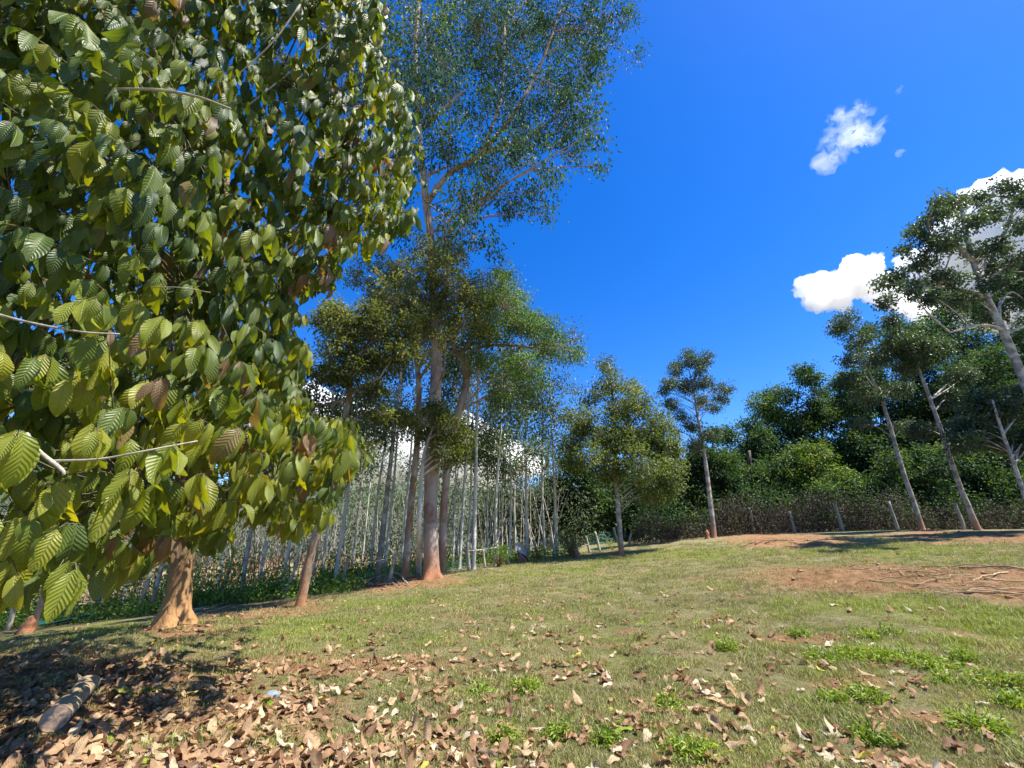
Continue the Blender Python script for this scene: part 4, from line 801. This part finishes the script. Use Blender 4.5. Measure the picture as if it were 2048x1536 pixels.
# ------------------------------------------------------------------ the near large-leaved tree
def near_tree():
    rng=np.random.default_rng(77); g=GG(350,1252); O=g.copy()
    root=thing('large_leaved_tree','huge near tree with big drooping corrugated leaves filling the left side','tree',Vector(g))
    dp=np.array([(0,950,2.5),(200,700,2.9),(250,980,3.0),(450,850,3.7),(670,960,4.8),(0,300,3.4),(220,420,3.3),(350,230,3.8),(550,300,5.0),(780,300,6.8),(640,100,6.0),(100,30,4.2),(600,680,5.6),(400,560,4.3),(780,450,6.5),(620,560,6.0),
      (350,1110,3.5),(160,1170,2.7),(-250,600,2.9),(-250,-200,4.0),(650,-250,6.5),(620,1050,4.9),(500,1060,4.2)],float)
    def dfun(x,y):
        w=1/(((x[:,None]-dp[None,:,0])**2+(y[:,None]-dp[None,:,1])**2)+900)**1.3; return (w*dp[None,:,2]).sum(1)/w.sum(1)
    poly=np.array([(-260,-260),(690,-260),(735,-100),(765,0),(765,130),(810,200),(822,300),(812,440),(770,480),(700,500),(655,560),(610,575),(570,660),(618,715),(590,770),(610,830),(700,845),(706,900),(685,960),(650,1035),(560,1050),(470,1020),(430,1085),(350,1070),(290,1130),(200,1160),(110,1170),(60,1140),(0,1150),(-260,1180)],float)
    def inside(x,y):
        r=np.zeros(len(x),bool); n=len(poly); j=n-1
        for i in range(n):
            xi,yi=poly[i]; xj,yj=poly[j]; c=((yi>y)!=(yj>y))&(x<(xj-xi)*(y-yi)/(yj-yi+1e-9)+xi); r^=c; j=i
        return r
    T0=[]   # twig origins with layers: (extra depth, spacing px at depth 3.5, shrink)
    for lay,(ex,cell) in enumerate(((0,88),(.35,78),(.8,72),(1.4,72),(2.2,76),(3.2,80),(4.3,84))):
        # sample with a density that follows the scale in the picture
        N=60000; x=rng.uniform(-250,830,N); y=rng.uniform(-255,1180,N); k=inside(x,y); x=x[k]; y=y[k]; d=dfun(x,y); spc=cell*3.5/d
        keep=[]; grid={}
        for i in range(len(x)):
            s=spc[i]*.8; cx,cy=x[i]//60,y[i]//60; ok=True
            for a in (-1,0,1,2,-2):
                for b in (-1,0,1,2,-2):
                    for (qx,qy) in grid.get((cx+a,cy+b),()):
                        if (qx-x[i])**2+(qy-y[i])**2<s*s: ok=False; break
                    if not ok: break
                if not ok: break
            if ok: grid.setdefault((cx,cy),[]).append((x[i],y[i])); keep.append(i)
            if len(keep)>1200: break
        keep=np.array(keep); x=x[keep]; y=y[keep]; d=d[keep]+ex+rng.normal(0,.22,len(keep))
        thin=(x>430)&(y<520)&(rng.random(len(x))<(.12 if lay<2 else .35)); x,y,d=x[~thin],y[~thin],d[~thin]
        T0.append(np.stack([(x-1024)/F*d,(CP-(768-y)/F*SP)*d,CAM[2]+(SP+(768-y)/F*CP)*d],1))
    lay_id=np.concatenate([np.full(len(t),i) for i,t in enumerate(T0)]); T0=np.concatenate(T0)
    # the far side of the crown, round the trunk
    nb=700; d=unit(rng.normal(0,1,(nb,3))); Bk=np.array([O[0]-.4,O[1]+.6,6.2])+d*np.array([4.0,3.2,4.6])*(rng.random(nb)**.4)[:,None]; Bk=Bk[(Bk[:,1]>O[1]-1)&(Bk[:,2]>2.6)&(Bk[:,0]<O[0]+2.6)]
    qx,qy=proj(Bk[:,0],Bk[:,1],Bk[:,2]); ok=inside(qx+45,qy)&inside(qx-20,qy+40)|(qx<-100); Bk=Bk[ok]
    T0=np.concatenate([T0,Bk]); lay_id=np.concatenate([lay_id,np.full(len(Bk),7)])
    trunk_xy=O[:2]+np.array([.25,-.1])
    pos=[];ax=[];nr=[];sc_=[];tn=[];lay=[]; tw=Geo(); ends=[]
    for c,li in zip(T0,lay_id):
        o2=c[:2]-trunk_xy; h=np.array([o2[0],o2[1],0]); h=unit(h+1e-6)
        tocam=unit(np.array([-c[0],-c[1],0])); az=rng.normal(0,.75); h=unit(h*.75+tocam*.2+np.array([math.cos(az*3),math.sin(az*3),0])*.55)
        L=rng.uniform(.32,.62); arch=rng.uniform(.05,.22); nl=int(rng.integers(7,11)); s=np.cross(h,[0,0,1.])
        st=c-h*L*.5; base_t=np.clip(rng.normal(.48,.14),0,1)
        if rng.random()<.16: base_t=rng.uniform(.62,.8)
        if c[2]<3.4 and li<3: base_t+=.17  # low front leaves: backlight painted in as a yellower, brighter tone
        dead=rng.random()<.025
        P3=[st+h*L*t+np.array([0,0,arch*math.sin(t*2.3)-arch*.9*t*t]) for t in np.linspace(0,1,4)]
        tube(tw,np.array(P3)-O,np.linspace(.005,.0025,4),3,None,0,False); ends.append(st)
        size=rng.uniform(.95,1.3)*(1.12 if li<2 else 1)
        for j in range(nl):
            t=(j+.6)/nl; q=st+h*L*t+np.array([0,0,arch*math.sin(t*2.3)-arch*.9*t*t]); sd_=1 if j%2 else -1
            a=unit(h*rng.uniform(.0,.4)+s*sd_*rng.uniform(.05,.4)+np.array([0,0,-1.])*rng.uniform(.8,1.5)+rng.normal(0,.15,3)+(h*.5 if j==nl-1 else 0))
            n_=unit(h*.45+s*sd_*.55+np.array([0,0,.45])+tocam*.15+rng.normal(0,.38,3))
            pos.append(q+s*sd_*.012); ax.append(a); nr.append(n_); sc_.append(size*rng.uniform(.6,1.15)*(.75 if j==0 or j==nl-1 else 1)); lay.append(li)
            tn.append(np.clip(rng.uniform(.93,1) if dead or rng.random()<.018 else rng.uniform(.82,.90) if rng.random()<.03 else min(base_t+rng.normal(0,.07),.8),0,1))
    pos,ax,nr,sc_,tn,lay=map(np.array,(pos,ax,nr,sc_,tn,lay))
    shapes=[leaf_shape(.235,.100,b,f,c,i,4,7,.05) for i,(b,f,c) in enumerate(((.7,.35,.2),(1.0,.25,.3),(.45,.5,.1),(.9,.4,-.2),(1.3,.3,.2),(.3,.2,.35)))]
    idx=rng.integers(0,6,len(pos)); Mt=basis(ax,nr)
    low=[leaf_shape(.245,.108,b,f,c,i,2,3,.03) for i,(b,f,c) in enumerate(((.7,.35,.2),(1.0,.25,.3),(.45,.5,.1),(.9,.4,-.2),(1.3,.3,.2),(.3,.2,.35)))]
    # the 300 leaves that show largest are parts of their own
    mid=pos+ax*.1; qx,qy=proj(mid[:,0],mid[:,1],mid[:,2]); dep=mid[:,1]*CP+(mid[:,2]-1.5)*SP
    vis=(qx>5)&(qx<1000)&(qy>5)&(qy<1300)&(lay<2); score=np.where(vis,sc_/dep,0); big=np.argsort(-score)[:290]; m=np.zeros(len(pos),bool); m[big]=True
    cache={}
    for i in np.where(m)[0]:
        tq=round(float(tn[i])*12)/12; key=(int(idx[i]),tq)
        if key not in cache: cache[key]=leaf_obj_mesh('leaf',shapes[key[0]],tq,M_near)
        o=bpy.data.objects.new('leaf',cache[key]); sc.collection.objects.link(o); o.parent=root
        B=Matrix([list(r) for r in Mt[i]]).to_4x4(); o.matrix_local=Matrix.Translation(Vector(pos[i]-O))@B@Matrix.Scale(float(sc_[i]),4)
        if tq>.9: o['label']='withered brown leaf'
    idx=np.where(lay>=2,idx+6,idx); shapes=[leaf_shape(.235,.100,b,f,c,i,4,5,.05) for i,(b,f,c) in enumerate(((.7,.35,.2),(1.0,.25,.3),(.45,.5,.1),(.9,.4,-.2),(1.3,.3,.2),(.3,.2,.35)))]
    r=~m; me=merged_leaves('leaves',shapes+low,idx[r],Mt[r],pos[r]-O,sc_[r],tn[r]); c=link('leaves',me,M_near); c.parent=root; c['kind']='stuff'
    # trunk and limbs
    ge=Geo(); tp=np.array([O-[0,0,.15],P(362,1150,O[1])-[0,0,0],P(372,1060,O[1]),P(395,900,O[1]),P(420,700,O[1]),P(445,450,O[1]+.2),P(470,150,O[1]+.4)])
    sp=spline(tp,40); hh=np.linalg.norm(sp-sp[0],axis=1)
    t=np.concatenate([np.linspace(0,.9,12),np.linspace(1.0,hh[-1],30)]); spt=np.stack([np.interp(t,hh,sp[:,k]) for k in range(3)],1)
    def fl(tt,ang):
        i=int(round(tt*(len(t)-1))); e=math.exp(-max(t[i]-.1,0)/.32); return .95*e*(1+.5*np.cos(ang*5+1)*min(1,e*1.4)+.3*np.cos(ang*2))
    tube(ge,spt-O,np.interp(t,[0,1,3,8,hh[-1]],[.205,.19,.17,.11,.04]),18,fl,.07)
    hubs=[]
    # limbs run out to hubs from which the twigs come
    E=np.array(ends); K=46; sel=rng.choice(len(E),K,replace=False); H=E[sel].copy()
    for _ in range(8):
        a=((E[:,None]-H[None])**2).sum(-1).argmin(1)
        for k in range(K):
            if (a==k).any(): H[k]=E[a==k].mean(0)
    for k in range(K):
        hcen=H[k]-np.array([0,0,.15]); dd=sp-hcen; hd=np.hypot(dd[:,0],dd[:,1]); cost=np.abs(dd[:,2]+.35*hd)+.3*hd; s0=sp[int(np.argmin(np.where(hh>1.6,cost,99)))]
        L=np.linalg.norm(hcen-s0); md=(s0+hcen)/2+np.array([0,0,.12*L])+rng.normal(0,.05*L,3); pt=spline([s0,md,hcen],10); tube(ge,pt-O,np.linspace(.018+.006*L,.009,10),7,None,.06,False)
        for e in E[a==k]:
            m2=(hcen+e)/2+rng.normal(0,.06,3)+[0,0,.05]; tube(tw,spline([hcen,m2,e],4)-O,np.linspace(.007,.004,4),3,None,0,False)
    tk=link('trunk',ge.mesh('trunk'),B_near); tk.parent=root
    w=link('twigs',tw.mesh('twigs'),B_twig); w.parent=root; w['kind']='stuff'
    # bare pale branches seen in front
    for lst in ([(52,868,2.75,9),(75,900,2.7,9),(122,938,2.6,8),(128,950,2.58,5)],[(100,922,2.65,6),(200,918,2.7,5),(300,900,2.8,4),(395,882,3.0,3)],[(-30,622,2.6,6),(60,645,2.65,5),(165,664,2.7,4),(240,668,2.8,3)],
                [(235,178,3.4,5),(320,180,3.4,6),(400,195,3.4,5),(462,218,3.5,3)],[(440,180,4.9,2),(540,90,5.1,3),(600,10,5.3,3)],[(300,575,3.6,2),(360,575,3.6,2),(420,585,3.6,2)],[(690,60,6.3,2),(600,130,6,3),(510,200,5.4,3),(430,270,5.1,4)]):
        pts=np.array([PD(a,b,c) for a,b,c,_ in lst])-O; rr=[q[3]*.5*q[2]/F for q in lst]; gg=Geo(); m=4*len(lst); tube(gg,spline(pts,m),np.interp(np.linspace(0,len(lst)-1,m),range(len(lst)),rr),7,None,.12); b=link('branch',gg.mesh('branch'),B_pale); b.parent=root
    return root
near_tree()

# ------------------------------------------------------------------ fallen leaves
def litter():
    rng=np.random.default_rng(99)
    shapes=[leaf_shape(.19,.080,b,f,c,20+i,4,6,.16,.9,.06) for i,(b,f,c) in enumerate(((.4,.25,.35),(-.5,.35,.3),(.9,.3,.3),(.2,.5,.35),(-.8,.3,.4),(.3,.1,.5),(1.3,.6,.2),(-.3,.7,.3)))]
    N=27000; px=rng.uniform(-200,2250,N); py=rng.uniform(1165,1620,N)
    # density over the lawn as seen: thick at lower left, thin to the right and far
    dens=np.zeros(N)
    for cx,cy,rx,ry,a in ((500,1500,620,110,1.0),(180,1400,320,90,.95),(250,1350,460,90,.85),(800,1400,460,120,.70),(1200,1500,420,110,.46),(1000,1212,480,30,.42),(1250,1265,420,50,.48),(1300,1340,420,60,.36),(1150,1420,350,60,.22),(1000,1270,450,70,.34),(700,1320,300,50,.6),(1500,1420,450,140,.22),(1800,1500,400,100,.17),(1350,1310,300,80,.16),(1640,1560,300,50,.35),(450,1225,160,16,.5)):
        dens=np.maximum(dens,a*np.exp(-(((px-cx)/rx)**2+((py-cy)/ry)**2)))
    # screen-uniform samples pile up far away in metres: weight back
    G_=[]; 
    d=np.stack([(px-1024)/F,CP-(768-py)/F*SP,SP+(768-py)/F*CP],1)
    keep=rng.random(N)<dens*.8; d=d[keep]; out=[]
    for q in d:
        s=1.5/max(.05,-q[2]); 
        for _ in range(6): s=(1.5-hz1(q[0]*s,q[1]*s))/max(.02,-q[2]) if q[2]<0 else s
        if 2.5<s*q[1]<22: out.append((q[0]*s,q[1]*s))
    out=np.array(out); clump=fbm(out[:,0]*1.3,out[:,1]*1.3); out=out[rng.random(len(out))<np.clip((clump-.25)*2.6,.15,1)]
    for a_,b_,c_ in ((112,1466,.26),(140,1435,.26),(168,1405,.2),(541,1408,.13)):
        q_=G(a_,b_); out=out[np.hypot(out[:,0]-q_[0],out[:,1]-q_[1])>c_]
    # also loose leaves beside and behind the view, under the tree
    ex=np.stack([rng.uniform(-9,-3,260),rng.uniform(-1,4,260)],1); out=np.concatenate([out,ex])
    n=len(out); pos=np.empty((n,3)); Mt=np.empty((n,3,3)); idx=rng.integers(0,8,n); scl=rng.uniform(.5,1.05,n)*np.where(rng.random(n)<.2,.65,1)
    tone=np.clip(rng.beta(2.0,1.9,n)*.86+.04,0,1); sp=rng.random(n); tone=np.where(sp<.012,.94,np.where(sp<.02,1.0,tone)); tone=np.where((sp>.93)&(out[:,0]>-2),.87,tone)
    for i,(x,y) in enumerate(out):
        z,nn=gz(x,y); nn=np.array(nn); pos[i]=(x,y,z+.012); a=rng.uniform(0,2*math.pi); ax=np.array([math.cos(a),math.sin(a),rng.normal(0,.07)]); nr=unit(nn+rng.normal(0,.17,3)*(1+1.2*(rng.random()<.12))); 
        if rng.random()<.35: nr=-nr
        ax=unit(ax-nr*np.dot(ax,nr)); Mt[i]=basis(ax[None],nr[None])[0]
    # lift so that no leaf is buried
    for k,(V,_,_) in enumerate(shapes):
        s=np.where(idx==k)[0]; W=np.einsum('nij,vj->nvi',Mt[s],V)*scl[s][:,None,None]; pos[s,2]+=np.clip(-W[:,:,2].min(1),0,.03)*.8
        c=W.mean(1); pos[s,0]-=c[:,0]; pos[s,1]-=c[:,1]
    qx,qy=proj(pos[:,0],pos[:,1],pos[:,2]); dep=pos[:,1]*CP+(pos[:,2]-1.5)*SP; vis=(qx>0)&(qx<2048)&(qy<1536)&(qy>1150)&(pos[:,1]>1)
    score=np.where(vis,scl/np.maximum(dep,.1),0); big=np.zeros(n,bool); big[np.argsort(-score)[:290]]=True
    lab_=[]; cache={}; names=[(.2,'dark brown curled leaf'),(.42,'reddish brown dry leaf'),(.62,'tan brown curled leaf'),(.82,'pale tan dry leaf'),(.90,'bleached whitish dry leaf'),(.97,'yellow fallen leaf'),(1.1,'green fallen leaf')]
    for i in np.where(big)[0]:
        tq=round(float(tone[i])*16)/16; key=(int(idx[i]),tq)
        if key not in cache: cache[key]=leaf_obj_mesh('fallen_leaf',shapes[key[0]],tq,M_litter)
        o=bpy.data.objects.new('fallen_leaf',cache[key]); sc.collection.objects.link(o)
        o.matrix_world=Matrix.Translation(Vector(pos[i]))@Matrix([list(r) for r in Mt[i]]).to_4x4()@Matrix.Scale(float(scl[i]),4)
        nm=next(b for a,b in names if tq<a)
        x,y=float(qx[i]),float(qy[i])
        sz='large' if scl[i]>.97 else 'small' if scl[i]<.66 else 'middling'
        marks=[((135,1440),'the cut log'),((541,1408),'the blue-grey stone'),((350,1252),'the near tree foot'),((1052,1385),'the middle foreground weed clump'),((1115,1478),'the round tuft, bottom centre'),((1010,1478),'the small tuft, bottom centre'),((1340,1425),'the dark weed clump by the green leaf'),
               ((1380,1522),'the wide bottom-edge weed clump'),((1455,1300),'the light tuft, middle right'),((1757,1320),'the bright weed strip'),((2005,1385),'the leafy clump at right'),((1738,1408),'the upright grass tuft'),((1965,1470),'the mossy clump, lower right'),((864,1158),'the tallest tree foot'),
               ((130,1545),'the bottom edge below the log'),((300,1545),'the bottom edge right of the log'),((440,1545),'the bottom edge left of the stone'),((560,1545),'the bottom edge below the stone'),((680,1545),'the bottom edge right of the stone'),((820,1545),'the bottom edge left of centre'),((930,1500),'the litter left of the centre tufts'),((250,1400),'the litter behind the log'),((700,1420),'the soil right of the stone'),((800,1300),'the open lawn left of centre'),((0,1400),'the left edge'),((1250,1250),'the middle of the lawn')]
        (mx_,my_),mn_=min(marks,key=lambda q:math.hypot(q[0][0]-x,(q[0][1]-y)*1.6)); dx,dy=x-mx_,(y-my_)*1.6
        dr=('right of' if dx>0 else 'left of') if abs(dx)>1.4*abs(dy) else ('in front of' if dy>0 else 'behind') if abs(dy)>1.4*abs(dx) else ('in front and ' if dy>0 else 'behind and ')+('right of' if dx>0 else 'left of')
        ds='just ' if math.hypot(dx,dy)<70 else '' if math.hypot(dx,dy)<160 else 'well '
        if 'edge' in mn_: where='above and %s %s'%('right of' if dx>0 else 'left of',mn_) if abs(dy)>120 else 'near %s'%mn_
        else: where=ds+dr+' '+mn_
        nm=sz+' '+nm
        lab_.append((o,sz,nm,where,x))
    by={}
    for q in lab_: by.setdefault(q[2]+' '+q[3],[]).append(q)
    od=['leftmost','second','third','fourth','fifth','sixth','seventh','eighth','ninth','tenth','eleventh','twelfth','thirteenth','fourteenth','fifteenth','sixteenth','seventeenth','eighteenth','nineteenth','twentieth']
    for k,v in by.items():
        v.sort(key=lambda q:q[4])
        for j,(o,sz,nm,where,x) in enumerate(v):
            t=nm+' '+where
            if len(v)>1: t+=(', '+od[j] if j==0 else ', '+od[min(j,19)]+' from left')
            w=t.split()
            if len(w)>16: w=[a for a in w if a not in ('middling','small','large','well')]
            if len(w)>16: w=[a for a in w if a not in ('the','dry','curled','and')]
            tag(o,' '.join(w),'leaf','fallen leaves on the lawn')
    r=~big; m=merged_leaves('leaf_litter',shapes,idx[r],Mt[r],pos[r],scl[r],tone[r]); link('leaf_litter',m,M_litter,kind='stuff')
litter()

# ------------------------------------------------------------------ clods and pebbles on the bare soil
def clods():
    rng=np.random.default_rng(61); bm=bmesh.new(); bmesh.ops.create_icosphere(bm,subdivisions=1,radius=1); V0=np.array([v.co[:] for v in bm.verts]); T0=np.array([[v.index for v in f.verts] for f in bm.faces]); bm.free()
    ge=Geo(); N=40000; px=rng.uniform(0,2048,N); py=rng.uniform(1070,1536,N)
    d=np.stack([(px-1024)/F,CP-(768-py)/F*SP,SP+(768-py)/F*CP],1); d=d[d[:,2]<-.005]; t=1.5/-d[:,2]
    for _ in range(4): t=np.clip((1.5-hz(d[:,0]*t,d[:,1]*t))/-d[:,2],0,80)
    x,y=d[:,0]*t,d[:,1]*t; ok=(y>2.5)&(y<26); x,y=x[ok],y[ok]; so,_g=masks(x,y,hz(x,y)); ok=rng.random(len(x))<so**2; x,y=x[ok][:1500],y[ok][:1500]
    for x_,y_ in zip(x,y):
        z=gz(x_,y_)[0]; r=min(.035,.006*math.exp(rng.exponential(.55)))*(1+y_*.05)
        ge.add(V0*(1+rng.normal(0,.2,(12,1)))*[r*rng.uniform(.8,1.5),r,r*.65]+[x_,y_,z+r*.25],None,T0)
    link('soil_clods',ge.mesh('soil_clods',False),plain_mat('soil_clod',(.20,.105,.055),(.42,.25,.14),3,.95),kind='stuff')
clods()

# ------------------------------------------------------------------ grass blades (tufts on points)
def tuft_mesh(name,rng,nb,h,spread,mat,wd=.0035):
    A=np.stack([rng.normal(0,spread,nb),rng.normal(0,spread,nb),np.zeros(nb)-.004],1); lean=rng.normal(0,.55,(nb,2)); hh=h*rng.uniform(.5,1.25,nb)
    mid=A+np.stack([lean[:,0]*hh*.35,lean[:,1]*hh*.35,hh*.6],1); top=A+np.stack([lean[:,0]*hh,lean[:,1]*hh,hh*rng.uniform(.7,1,nb)],1)
    a=rng.uniform(0,math.pi,nb); s=np.stack([np.cos(a),np.sin(a),np.zeros(nb)],1)*wd*.5
    V=np.stack([A-s,A+s,mid+s*.8,mid-s*.8,top],1).reshape(-1,3); k=(np.arange(nb)*5)[:,None,None]; T=np.array([[0,1,2],[0,2,3],[3,2,4]])[None]+k
    m=mesh_np(name,V,T.reshape(-1,3),tone=np.repeat(np.clip(rng.normal(.5,.28,nb),0,1),3)); m.materials.append(mat); return m
def grass(name,pts,scale,tufts):
    m=bpy.data.meshes.new(name); m.vertices.add(len(pts)); m.vertices.foreach_set('co',pts.astype(np.float32).ravel())
    a=m.attributes.new('s','FLOAT','POINT'); a.data.foreach_set('value',scale.astype(np.float32)); b=m.attributes.new('r','FLOAT','POINT'); b.data.foreach_set('value',R.uniform(0,6.28,len(pts)).astype(np.float32))
    o=link(name,m,kind='stuff'); col=bpy.data.collections.new(name+'_tufts')
    for t in tufts: col.objects.link(bpy.data.objects.new('tuft',t))
    ng=bpy.data.node_groups.new(name,'GeometryNodeTree'); ng.interface.new_socket('Geometry',in_out='INPUT',socket_type='NodeSocketGeometry'); ng.interface.new_socket('Geometry',in_out='OUTPUT',socket_type='NodeSocketGeometry')
    N=ng.nodes; L=ng.links; gi=N.new('NodeGroupInput'); go=N.new('NodeGroupOutput'); ip=N.new('GeometryNodeInstanceOnPoints'); ci=N.new('GeometryNodeCollectionInfo'); ci.inputs['Collection'].default_value=col
    ci.inputs['Separate Children'].default_value=True; ci.inputs['Reset Children'].default_value=True; ip.inputs['Pick Instance'].default_value=True
    ns=N.new('GeometryNodeInputNamedAttribute'); ns.data_type='FLOAT'; ns.inputs['Name'].default_value='s'; nr_=N.new('GeometryNodeInputNamedAttribute'); nr_.data_type='FLOAT'; nr_.inputs['Name'].default_value='r'
    cx=N.new('ShaderNodeCombineXYZ'); L.new(nr_.outputs['Attribute'],cx.inputs[2]); e2=N.new('FunctionNodeEulerToRotation'); L.new(cx.outputs[0],e2.inputs[0])
    L.new(gi.outputs[0],ip.inputs['Points']); L.new(ci.outputs[0],ip.inputs['Instance']); L.new(ns.outputs['Attribute'],ip.inputs['Scale']); L.new(e2.outputs[0],ip.inputs['Rotation']); L.new(ip.outputs[0],go.inputs[0])
    md=o.modifiers.new('tufts','NODES'); md.node_group=ng; return o
def build_grass():
    rng=np.random.default_rng(123); N=162000; a=np.radians(rng.uniform(-58,66,N)); r=2.2*np.exp(rng.random(N)*math.log(26/2.2)); x=np.sin(a)*r; y=np.cos(a)*r
    z=hz(x,y); so,gr=masks(x,y,z); qx,qy=proj(x,y,z); ok=(qx>-150)&(qx<3000)&(rng.random(N)<1-so*.84)
    lawn=hz(x,y)*0; ok&=~((qx<1000)&(qy<1290-qx*.155))   # ends at the fence on the left
    x,y,r,gr=x[ok],y[ok],r[ok],gr[ok]; z=np.array([gz(a_,b_)[0] for a_,b_ in zip(x,y)]); pts=np.stack([x,y,z],1); sc_=np.clip(.75+r*.045,.6,1.7)*rng.uniform(.6,1.35,len(x))*(.45+1.3*np.clip((fbm(x*3.1,y*3.1)-.32)*2.2,0,1.2))
    g=rng.random(len(x))<gr*.7+.07
    grass('dry_grass',pts[~g],sc_[~g],[tuft_mesh('tuft',rng,16,.038,.028,M_grassd) for _ in range(6)])
    grass('green_grass',pts[g],sc_[g],[tuft_mesh('tuft',rng,16,.045,.028,M_grassg) for _ in range(6)])
build_grass()
